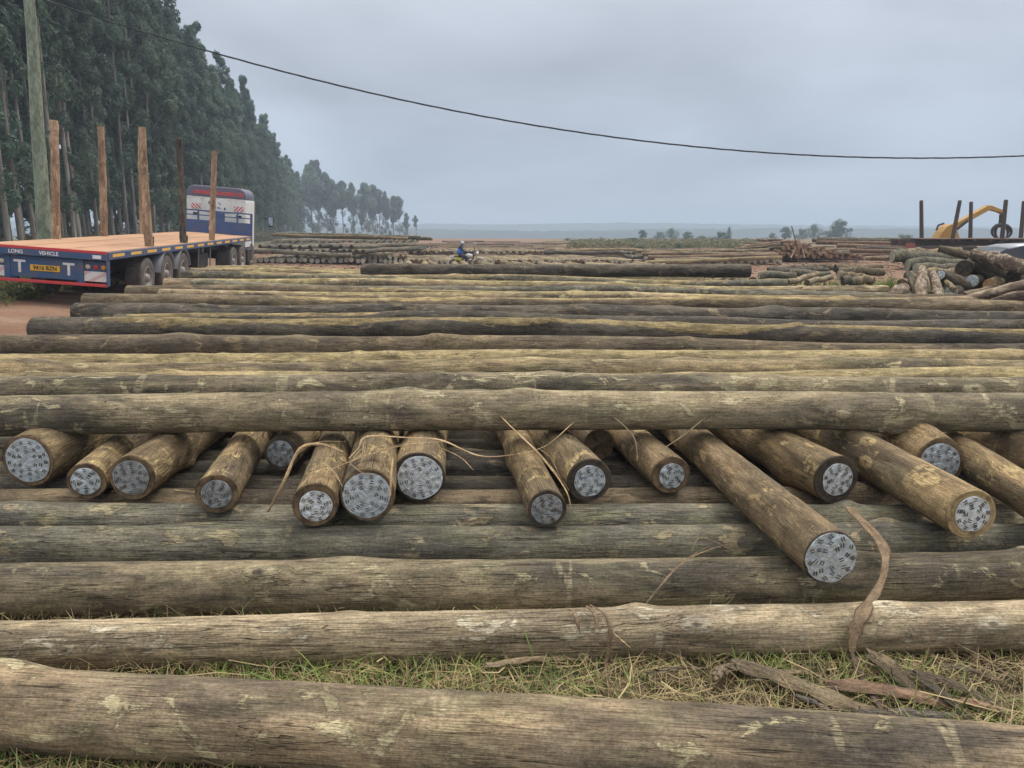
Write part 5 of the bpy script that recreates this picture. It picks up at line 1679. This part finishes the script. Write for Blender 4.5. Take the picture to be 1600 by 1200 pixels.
pile((1412, 451, 12.9), (1392, 466, 12.6), 0.1, 0.085, 'bark', 'end_orange', 'rounded bark stub at the left of the rough pile', 613)
pile((1409, 443, 13.4), (1430, 440, 14.5), 0.08, 0.08, 'brown', 'end_brown', 'small brown log end behind the rounded bark stub', 614)
pile((1478, 440, 13.5), (1490, 452, 13.2), 0.035, 0.04, 'tan', 'end_orange', 'thin yellowish stick between the bark logs and a plate', 615)
pile((1504, 470, 11.9), (1650, 434, 11.5), 0.075, 0.085, 'bark', 'end_orange', 'pale flaking log rising to the right at the foot of the rough pile', 616)
pile((1552, 474, 11.6), (1650, 452, 11.2), 0.075, 0.08, 'bark', 'end_orange', 'second flaking log, lower right of the pale rising one', 617)
pile((1505, 462, 12.6), (1560, 450, 13.5), 0.06, 0.07, 'brown', 'end_brown', 'brown stub behind the foot of the pale rising log', 618)
pile((1562, 458, 12.9), (1600, 440, 15.5), 0.1, 0.1, 'dark', 'end_brown', 'dim log end right of the orange one, behind the pale rising log', 619)
pile((1584, 430, 13.6), (1640, 424, 16.0), 0.11, 0.11, 'dark', 'end_dark', 'dark log end under the thick slanting log at the right edge', 620)
pile((1509, 447, 13.9), (1560, 436, 17.0), 0.09, 0.095, 'dark', 'end_dark', 'black log end between the large black one and the low plate', 621)
pile((1455, 462, 12.9), (1500, 446, 14.5), 0.07, 0.07, 'brown', 'end_brown', 'brown log end at the foot of the flaking bark logs', 622)
for k, (xx, yy) in enumerate(((9.2, 14.3), (10.4, 14.6), (8.4, 15.2), (9.8, 15.5))):
    o = link('log', FV['dark'][k]); o.location = (xx, yy, 0.12); o.rotation_euler = (0, 0, R(70 + 9 * k)); o.scale = (0.5, 0.9, 0.9)
    tag(o, 'dark log at the shaded bottom of the rough pile', 'log', 'bottom logs of the rough pile')

def tuft():
    rng = np.random.RandomState(31)
    n = 2200
    c = P(1381, 470, 20.0); c.z = gz(c.x, c.y)
    V, F = [], []
    for i in range(n):
        a, rr = rng.uniform(0, 6.28), rng.uniform(0, 1) ** 0.6
        bx, by = c.x + math.cos(a) * rr * 0.5, c.y + math.sin(a) * rr * 0.4
        h = rng.uniform(0.6, 1.18) * (1 - 0.4 * rr) * (1.05 if bx > c.x else 0.8)
        out = rng.uniform(0.1, 0.5) * (0.4 + rr)
        w = rng.uniform(0.005, 0.011)
        s_ = rng.uniform(0, 6.28)
        b = len(V)
        for f, wf in ((0, 1), (0.5, 0.8), (1, 0.1)):
            x, y, z = bx + math.cos(a) * out * f ** 2, by + math.sin(a) * out * f ** 2, c.z + h * (f - 0.25 * f * f)
            for sg in (-1, 1): V.append((x + sg * w * wf * math.cos(s_), y + sg * w * wf * math.sin(s_), z))
        F += [(b, b + 1, b + 3, b + 2), (b + 2, b + 3, b + 5, b + 4)]
    me = bpy.data.meshes.new('grass_tuft'); me.from_pydata(V, [], F); me.materials.append(flat_leaf('tuft_grass', (0.16, 0.21, 0.06), (0.24, 0.27, 0.10)))
    tag(link('grass_tuft', me), 'tall green grass tuft growing left of the rough log pile', 'grass tuft')
tuft()
tag(blades('yard_grass', 16000, (3.5, 14, 18.5, 30), 0.12, 0.42, 0.02, GR + DR[:1], 33, 0.7, 0, 0.2), 'patchy green grass on the ground left of the rough log pile', 'grass', kind='stuff')

# ------------------------------------------------------------------ leaning sticks by the brown heap
for k, (a, b, lab) in enumerate((((1250, 403, 55), (1237, 353, 55), 'tall dark stick leaning left over the brown heap'), ((1257, 403, 54.8), (1249, 372, 55.2), 'pale stick leaning on the front of the brown heap'), ((1236, 403, 54.8), (1243, 387, 55.2), 'short crossing stick in front of the brown heap'))):
    o = link('stick', log_mesh('stick', (P(*b) - P(*a)).length, 0.055, 0.04, 640 + k, M['brown' if k == 0 else 'stake'], M['end_orange'], seg=8, dx=0.3, knots=2))
    place_axis(o, P(*a), P(*b)); tag(o, lab, 'stick')

# ------------------------------------------------------------------ log trailer with steel stakes
RUST = paint('rusty_dark_steel', (0.07, 0.058, 0.052), 0.8, 0.2, 0.5, (0.16, 0.09, 0.06))
def log_trailer():
    d = 44.0
    z0 = P(1450, 374, d).z
    lt = empty('log_trailer', (x_at(1412, 375, d), d, gz(20, d)))
    tag(lt, 'rusty low log trailer with tall steel stakes at the right skyline', 'trailer')
    ox, oy, oz = lt.location
    def loc(px, py, dd): return P(px, py, dd) - Vector((ox, oy, oz))
    L = x_at(1640, 375, d) - ox
    zt = z0 - oz
    mb = MB()
    for s in (-0.45, 0.45): mb.box((L / 2, 1.0 + s, zt - 0.2), (L, 0.12, 0.34))
    for x in np.arange(0.3, L, 0.9): mb.box((float(x), 1.0, zt - 0.05), (0.12, 2.4, 0.1))
    mb.build('frame', [RUST], lt)
    mb = MB(); mb.box((L / 2 + 0.4, 1.0, zt + 0.03), (L - 1, 2.3, 0.05)); mb.build('deck', [paint('rusty_plank', (0.16, 0.11, 0.08), 0.9, 0, 0.4)], lt)
    for (bx, by, tx, ty, far, w) in ((1440, 373, 1439.5, 313, 1.9, 0.19), (1487, 380, 1500, 313, 0.0, 0.19), (1516, 373, 1517.5, 315, 2.0, 0.19), (1565, 379, 1572, 312, 0.0, 0.21), (1595, 373, 1600, 314, 2.0, 0.21), (1640, 379, 1645, 313, 0.0, 0.2)):
        mb = MB()
        a, b = loc(bx, by, d + far), loc(tx, ty, d + far)
        mb.tube([a, a.lerp(b, 0.97), b], [w * 0.7, w * 0.62, w * 0.5], 4, smooth=False)
        mb.build('stake', [RUST], lt, 0.01)
    for x in (1.6, 2.9, L - 2.0):
        for yy in (-0.1, 2.1):
            mb = MB(); mb.lathe([(-0.15, 0.25), (-0.15, 0.46), (-0.1, 0.5), (0.1, 0.5), (0.15, 0.46), (0.15, 0.25), (0.05, 0.2), (0.05, 0.01)], (x, yy, 0.5), 'y', 24)
            mb.build('wheel', [RUBBER], lt)
    mb = MB(); mb.box((0.55, 0.3, zt - 0.35), (0.5, 0.1, 0.28)); mb.build('tail_board', [paint('faded_red_board', (0.30, 0.09, 0.07), 0.7)], lt)
log_trailer()

# ------------------------------------------------------------------ yellow grapple loader behind it
YEL = paint('yellow_machine_paint', (0.42, 0.24, 0.045), 0.5, 0, 0.35, (0.30, 0.17, 0.06), 2.0)
def loader():
    d = 49.0
    o = empty('grapple_loader', (x_at(1482, 380, d), d, gz(27, d)))
    tag(o, 'yellow loader arm bent over the log trailer holding a black grapple', 'loader')
    org = Vector(o.location)
    def q(px, py, dd=0.0): return P(px, py, d + dd) - org
    def slab_(poly, half, name, mat, par=o, bev=0.03):
        mb = MB()
        pts = [q(*p) for p in poly]
        n = len(pts)
        vs = [(p.x, p.y - half, p.z) for p in pts] + [(p.x, p.y + half, p.z) for p in pts]
        mb.add(vs, [tuple(range(n)), tuple(range(2 * n - 1, n - 1, -1))] + [(i, (i + 1) % n, n + (i + 1) % n, n + i) for i in range(n)])
        return mb.build(name, [mat], par, bev)
    boom = slab_([(1483, 353), (1500, 344), (1540, 321.5), (1545, 321.5), (1545, 327), (1541, 329.5), (1501, 351.5), (1488, 359)], 0.25, 'boom', YEL)
    slab_([(1541, 320.5), (1547, 321), (1563, 327.5), (1566, 331), (1565, 335), (1560, 332), (1545, 328), (1540, 327)], 0.2, 'stick_arm', YEL)
    slab_([(1460, 373), (1467, 362), (1474, 354), (1481, 350), (1488, 354), (1491, 364), (1494, 373)], 0.45, 'boom_bracket', YEL)
    mb = MB(); mb.tube([q(1463, 360, -0.6), q(1466, 352, -0.6), q(1475, 349, -0.6)], 0.06, 8); mb.tube([q(1490, 362, -0.3), q(1512, 345, -0.3)], 0.09, 8); mb.build('hydraulic_ram', [BLACK], o)
    mb = MB(); mb.box((0.2, 0.6, 1.0), (2.6, 2.4, 0.6)); mb.box((0.1, 0.6, 1.4), (1.6, 1.6, 0.4)); mb.build('body', [RUST], o, 0.08)
    mb = MB()
    for s in (-0.9, 1.9): mb.box((0.2, s, 0.42), (4.0, 0.5, 0.84))
    mb.build('track', [BLACK], o, 0.2)
    gp = empty('grapple', (0, 0, 0)); gp.parent = o
    mb = MB()
    mb.tube([q(1564, 335), q(1565, 345), q(1565, 352)], [0.10, 0.16, 0.2], 10)
    mb.box(q(1565, 353), (0.6, 0.4, 0.2))
    mb.build('rotator', [BLACK], gp)
    for (s, dy) in ((-1, -0.3), (-1, 0.3), (1, -0.3), (1, 0.3)):
        mb = MB()
        k = 1 if abs(dy) > 0 else 1
        k = 1.0 if dy < 0 else 0.6
        an = np.linspace(1.75, -1.2, 12)
        c = [(1565 + s * (2.5 + k * 12.5 * math.cos(a_)) if a_ < 1.57 else 1565 + s * 2.0, 362.5 - 10.5 * math.sin(a_)) for a_ in an]
        mb.tube([q(a, b, dy) for a, b in c], list(np.linspace(0.14, 0.045, 12)), 8)
        mb.build('claw', [BLACK], gp)
loader()

# ------------------------------------------------------------------ parked car behind the rough pile
def car():
    d = 24.5
    x0 = x_at(1470, 400, d)
    o = empty('parked_car', (x0, d, gz(x0, d)))
    tag(o, 'silver car parked behind the rough log pile, only its roof showing', 'car')
    t = NT('silver_car_paint'); t.color(t.mix(t.step(t.noise(t.coord(), 3.0, 4), 0.4, 0.7, 0, 0.3), (0.30, 0.31, 0.34), (0.24, 0.22, 0.2))); t.metal(0.5); t.rough(0.32); SIL = t.mat
    k = 1.0
    # body sections along x: (x, half width, z bottom, z belt)
    sec = [(0.0, 0.62, 0.42, 0.72), (0.12, 0.74, 0.3, 0.84), (0.8, 0.84, 0.24, 0.98), (1.3, 0.87, 0.24, 1.02), (2.4, 0.88, 0.24, 1.03), (3.6, 0.87, 0.24, 1.05), (4.2, 0.82, 0.3, 1.05), (4.45, 0.7, 0.42, 0.95)]
    mb = MB(); vs = []
    for (x, w, zb, zt) in sec:
        vs += [(x, -w * 0.9, zb), (x, -w, zb + 0.25), (x, -w * 0.99, zt - 0.12), (x, -w * 0.92, zt), (x, w * 0.92, zt), (x, w * 0.99, zt - 0.12), (x, w, zb + 0.25), (x, w * 0.9, zb)]
    fs = []
    for i in range(len(sec) - 1):
        for j in range(8):
            j2 = (j + 1) % 8
            fs.append((i * 8 + j, i * 8 + j2, i * 8 + 8 + j2, i * 8 + 8 + j))
    fs += [tuple(range(8)), tuple(range(len(vs) - 1, len(vs) - 9, -1))]
    mb.add(vs, fs, 0, True)
    body = mb.build('body', [SIL], o, 0.02)
    top = [(0.95, 1.01), (1.25, 1.25), (1.65, 1.45), (2.1, 1.545), (2.7, 1.57), (3.3, 1.54), (3.8, 1.42), (4.25, 1.06)]
    # roof shell with pillars
    mb = MB(); vs = []
    for (x, z) in top:
        w = 0.80 - 0.22 * (z - 1.01)
        vs += [(x, -w, z - 0.05), (x, -w + 0.05, z - 0.005), (x, 0, z + 0.02), (x, w - 0.05, z - 0.005), (x, w, z - 0.05)]
    q5 = lambda i: [(i * 5 + j, i * 5 + j + 1, i * 5 + 6 + j, i * 5 + 5 + j) for j in range(4)]
    mb.add(vs[10:30], sum([q5(i) for i in (0, 1, 2)], []), 0, True)
    roof = mb.build('roof', [SIL], o)
    for nm, ii in (('windscreen', (0, 1)), ('rear_window', (5, 6))):
        mw = MB(); mw.add(vs[ii[0] * 5:ii[0] * 5 + 15], q5(0) + q5(1), 0, True)
        w_ = mw.build(nm, [GLASSK], o)
        so = w_.modifiers.new('thick', 'SOLIDIFY'); so.thickness = 0.012
    so = roof.modifiers.new('thick', 'SOLIDIFY'); so.thickness = 0.03
    for s in (-1, 1):
        mb = MB()
        low = [(x, s * 0.805, 1.025) for x, z in top]; hi = [(x, s * (0.795 - 0.22 * (z - 1.01)), max(1.03, z - 0.06)) for x, z in top]
        n = len(top)
        mb.add(low + hi, [(i, i + 1, n + i + 1, n + i) for i in range(n - 1)], 0, True)
        w_ = mb.build('side_window', [GLASSK], o)
        mb = MB(); mb.box((2.45, s * 0.80, 1.27), (0.09, 0.03, 0.5), rot=(s * 0.2, 0, 0)); mb.box((3.6, s * 0.79, 1.22), (0.09, 0.03, 0.4), rot=(s * 0.2, 0, 0)); mb.build('pillar', [BLACK], w_)
        mb = MB(); mb.box((2.6, s * 0.825, 1.04), (3.1, 0.03, 0.03)); mb.build('trim', [STEEL], o)
        for x in (0.85, 3.55):
            mb = MB(); mb.lathe([(-0.1, 0.18), (-0.1, 0.31), (0.1, 0.31), (0.1, 0.18), (0.06, 0.16), (0.06, 0.01)], (x, s * 0.78, 0.31), 'y', 22); mb.build('wheel', [RUBBER], o)
        mb = MB(); mb.box((1.25, s * 0.95, 1.08), (0.14, 0.18, 0.12)); mb.build('mirror', [SIL], o, 0.03)
car()

# ------------------------------------------------------------------ motorbike and rider
def skin_fig(name, pts, edges, rad, mat, parent=None, root=0, sub=2):
    me = bpy.data.meshes.new(name)
    me.from_pydata(pts, edges, [])
    o = link(name, me, parent)
    m = o.modifiers.new('skin', 'SKIN'); m.use_smooth_shade = True
    for i, r in enumerate(rad):
        me.skin_vertices[0].data[i].radius = (r, r) if not hasattr(r, '__len__') else r
    me.skin_vertices[0].data[root].use_root = True
    s = o.modifiers.new('sub', 'SUBSURF'); s.levels = sub; s.render_levels = sub
    me.materials.append(mat)
    return o
def bike_and_rider():
    d = 45.0
    zg = P(730, 420, d).z
    bx = x_at(703, 410, d)
    bk = empty('motorbike', (bx, d, zg))
    tag(bk, 'small motorbike with yellow green side panel ridden to the right behind the long dark log', 'motorbike')
    rw, fw = (0.28, 0, 0.29), (1.56, 0, 0.29)
    for (c, nm) in ((rw, 'wheel'), (fw, 'wheel')):
        mb = MB()
        ring = [(c[0] + 0.26 * math.cos(a), 0, c[2] + 0.26 * math.sin(a)) for a in np.linspace(0, 2 * math.pi, 29)]
        mb.tube(ring, 0.045, 8, 0, False)
        w = mb.build(nm, [RUBBER], bk)
        mb = MB()
        for a in np.linspace(0, 2 * math.pi, 12, endpoint=False): mb.cyl(c, (c[0] + 0.24 * math.cos(a), 0.012 * (-1) ** int(a * 3), c[2] + 0.24 * math.sin(a)), 0.006, seg=4)
        mb.cyl((c[0], -0.07, c[2]), (c[0], 0.07, c[2]), 0.05); mb.build('rim', [STEEL], w)
    WP = paint('white_bike_plastic', (0.62, 0.63, 0.62), 0.4, 0, 0.2)
    LIME = paint('lime_bike_panel', (0.48, 0.52, 0.06), 0.45, 0, 0.15)
    mb = MB()
    mb.tube([(0.28, 0.06, 0.29), (0.65, 0.06, 0.34), (0.95, 0.04, 0.3), (1.15, 0.03, 0.5), (1.30, 0, 0.82)], 0.03, 8)
    mb.tube([(0.35, 0, 0.62), (0.7, 0, 0.6), (1.0, 0, 0.62), (1.28, 0, 0.8)], 0.035, 8)
    mb.tube([(0.28, -0.1, 0.29), (0.42, -0.1, 0.62)], 0.025, 8)
    mb.build('frame', [BLACK], bk)
    mb = MB(); mb.box((0.82, 0, 0.38), (0.30, 0.22, 0.24)); mb.cyl((0.86, 0, 0.42), (1.02, 0, 0.54), 0.09); mb.build('engine', [STEEL], bk, 0.03)
    mb = MB(); mb.tube([(0.9, -0.12, 0.3), (0.6, -0.14, 0.26), (0.15, -0.15, 0.34)], [0.025, 0.04, 0.05], 8); mb.build('exhaust', [STEEL], bk)
    mb = MB()
    for s in (-0.07, 0.07): mb.tube([(1.56, s, 0.29), (1.40, s, 0.66), (1.31, s * 0.9, 0.98)], 0.024, 8)
    mb.build('fork', [STEEL], bk)
    mb = MB(); mb.tube([(1.22, -0.36, 1.0), (1.30, -0.2, 1.03), (1.32, 0, 1.0), (1.30, 0.2, 1.03), (1.22, 0.36, 1.0)], 0.018, 8)
    for s in (-0.3, 0.3): mb.tube([(1.28, s, 1.02), (1.30, s * 1.2, 1.18)], 0.008, 5); mb.box((1.30, s * 1.25, 1.22), (0.03, 0.13, 0.08))
    mb.build('handlebar', [BLACK], bk)
    mb = MB(); mb.lathe([(0.0, 0.04), (0.05, 0.1), (0.14, 0.11), (0.16, 0.09), (0.165, 0.01)], (1.36, 0, 0.92), 'x', 16); mb.build('headlight', [WP], bk)
    mb = MB()
    ar = [(1.56 + 0.36 * math.cos(a), 0, 0.30 + 0.36 * math.sin(a)) for a in np.linspace(0.1, 2.5, 9)]
    mb.tube(ar, 0.065, 8, 0, True, True, 0.3); mb.build('front_mudguard', [WP], bk)
    mb = MB()
    ar = [(0.28 + 0.37 * math.cos(a), 0, 0.31 + 0.37 * math.sin(a)) for a in np.linspace(0.9, 3.2, 9)]
    mb.tube(ar, 0.07, 8, 0, True, True, 0.3); mb.build('rear_mudguard', [WP], bk)
    mb = MB(); mb.tube([(0.88, 0, 0.74), (1.0, 0, 0.78), (1.2, 0, 0.76)], [0.10, 0.14, 0.07], 12); mb.build('fuel_tank', [WP], bk)
    mb = MB(); mb.tube([(0.2, 0, 0.74), (0.5, 0, 0.72), (0.9, 0, 0.73)], [0.09, 0.12, 0.08], 10, 0, True, True, 0.5); mb.build('seat', [BLACK], bk)
    for s in (-1, 1):
        mb = MB(); mb.prism([(0.28, 0.52), (0.62, 0.50), (0.66, 0.66), (0.30, 0.70)], 'y', s * 0.10 - 0.02, s * 0.10 + 0.02); mb.build('side_panel', [LIME], bk, 0.01)
    mb = MB(); mb.tube([(0.0, -0.12, 0.72), (0.25, -0.12, 0.76)], 0.015, 6); mb.tube([(0.0, 0.12, 0.72), (0.25, 0.12, 0.76)], 0.015, 6); mb.box((0.1, 0, 0.74), (0.24, 0.26, 0.02)); mb.build('carrier', [WP], bk)

    NAVY = paint('dark_navy_cloth', (0.018, 0.026, 0.055), 0.9, 0, 0.15)
    VEST = paint('bright_blue_vest', (0.02, 0.20, 0.70), 0.75, 0, 0.1)
    SKIN = paint('brown_skin', (0.14, 0.075, 0.045), 0.6, 0, 0)
    HEL = paint('silver_helmet_shell', (0.36, 0.38, 0.42), 0.3, 0.2, 0.2, (0.1, 0.1, 0.11))
    pts = [(0.60, 0, 0.84), (0.60, 0, 1.02), (0.63, 0, 1.22), (0.68, 0, 1.36), (0.71, 0, 1.46),
           (0.66, -0.19, 1.34), (0.78, -0.25, 1.10), (1.02, -0.24, 1.02), (1.20, -0.29, 1.02),
           (0.66, 0.19, 1.34), (0.78, 0.25, 1.10), (1.02, 0.24, 1.02), (1.20, 0.29, 1.02),
           (0.62, -0.12, 0.80), (1.02, -0.17, 0.74), (0.92, -0.17, 0.34), (1.08, -0.17, 0.28),
           (0.62, 0.12, 0.80), (1.02, 0.17, 0.74), (0.92, 0.17, 0.34), (1.08, 0.17, 0.28)]
    ed = [(0, 1), (1, 2), (2, 3), (3, 4), (3, 5), (5, 6), (6, 7), (7, 8), (3, 9), (9, 10), (10, 11), (11, 12), (0, 13), (13, 14), (14, 15), (15, 16), (0, 17), (17, 18), (18, 19), (19, 20)]
    rad = [0.15, 0.15, 0.16, 0.13, 0.06, 0.085, 0.065, 0.052, 0.042, 0.085, 0.065, 0.052, 0.042, 0.11, 0.085, 0.06, 0.05, 0.11, 0.085, 0.06, 0.05]
    pe = skin_fig('person', pts, ed, rad, NAVY)
    pe.location = (bx, d, zg); pe.scale = (0.98, 0.98, 0.93); bk.scale = (1.1, 1, 0.97)
    tag(pe, 'motorbike rider in bright blue vest and silver helmet facing right', 'person')
    skin_fig('vest', [(0.60, 0, 0.86), (0.60, 0, 1.02), (0.63, 0, 1.22), (0.67, 0, 1.36)], [(0, 1), (1, 2), (2, 3)], [(0.175, 0.185), (0.175, 0.19), (0.18, 0.21), (0.13, 0.17)], VEST, pe)
    hc = Vector((0.74, 0, 1.55))
    mb = MB()
    mb.lathe([(-0.13, 0.035), (-0.11, 0.07), (-0.05, 0.093), (0.02, 0.1), (0.08, 0.085), (0.12, 0.04), (0.127, 0.002)], hc, 'z', 18); hd = mb.build('head', [SKIN], pe)
    mb = MB(); mb.cyl(hc + Vector((0.095, 0, -0.01)), hc + Vector((0.125, 0, -0.035)), 0.012, 0.018, 8); mb.build('nose', [SKIN], hd)
    mb = MB()
    for s in (-1, 1): mb.cyl(hc + Vector((0.085, s * 0.035, 0.015)), hc + Vector((0.098, s * 0.037, 0.015)), 0.012, 0.012, 8)
    mb.box(hc + Vector((0.088, 0, -0.065)), (0.02, 0.05, 0.01)); mb.build('face_feature', [LET_K], hd)
    mb = MB()
    vs, fs = [], []
    nu, nv = 20, 10
    for j in range(nv + 1):
        ph = math.pi * 0.5 - j / nv * math.pi * 0.72
        for i in range(nu):
            a = 2 * math.pi * i / nu
            front = max(0, math.cos(a))
            pp = max(ph, 0.15 * front - 0.05) if front > 0.55 else ph
            vs.append((hc.x - 0.005 + 0.145 * math.cos(pp) * math.cos(a), 0.13 * math.cos(pp) * math.sin(a), hc.z + 0.01 + 0.15 * math.sin(pp)))
    for j in range(nv):
        for i in range(nu):
            i2 = (i + 1) % nu
            fs.append((j * nu + i, j * nu + i2, (j + 1) * nu + i2, (j + 1) * nu + i))
    mb.add(vs, fs, 0, True); he = mb.build('helmet', [HEL], pe)
    so = he.modifiers.new('thick', 'SOLIDIFY'); so.thickness = 0.018
    for s in (-1, 1):
        base = Vector((1.20, s * 0.29, 1.02))
        mb = MB()
        mb.box(base + Vector((0.035, 0, 0)), (0.09, 0.075, 0.035)); hand = mb.build('hand', [NAVY], pe, 0.012)
        for k in range(4):
            mb = MB(); y_ = base.y + (k - 1.5) * 0.021
            ln = (0.036, 0.042, 0.040, 0.032)[k]
            mb.tube([(base.x + 0.07, y_, base.z + 0.008), (base.x + 0.075 + ln, y_, base.z + 0.012), (base.x + 0.08 + ln, y_, base.z - 0.03), (base.x + 0.06, y_, base.z - 0.045)], [0.01, 0.01, 0.009, 0.007], 6); mb.build('finger', [NAVY], hand)
        mb = MB(); mb.tube([(base.x + 0.01, base.y - s * 0.035, base.z), (base.x + 0.04, base.y - s * 0.055, base.z - 0.02), (base.x + 0.06, base.y - s * 0.05, base.z - 0.04)], [0.012, 0.011, 0.008], 6); mb.build('thumb', [NAVY], hand)
        mb = MB(); mb.tube([(0.88, s * 0.17, 0.32), (0.98, s * 0.17, 0.28), (1.10, s * 0.17, 0.26)], [0.055, 0.05, 0.035], 8); mb.build('shoe', [BLACK], pe)
bike_and_rider()

# ------------------------------------------------------------------ haze: one closed box of air round the whole place
def haze():
    mb = MB()
    mb.box((0, 900, 18), (5400, 4200, 66))
    me = mb.mesh('haze', [])
    m = bpy.data.materials.new('pale_air')
    m.use_nodes = True
    n, l = m.node_tree.nodes, m.node_tree.links
    n.clear()
    out = n.new('ShaderNodeOutputMaterial')
    pv = n.new('ShaderNodeVolumePrincipled')
    pv.inputs['Color'].default_value = (0.58, 0.70, 0.87, 1)
    pv.inputs['Density'].default_value = 0.00095
    pv.inputs['Anisotropy'].default_value = 0.0
    l.new(pv.outputs[0], out.inputs['Volume'])
    me.materials.append(m)
    o = link('haze', me)
    tag(o, kind='stuff')
haze()
print('FARLOGS', NLOG[0])
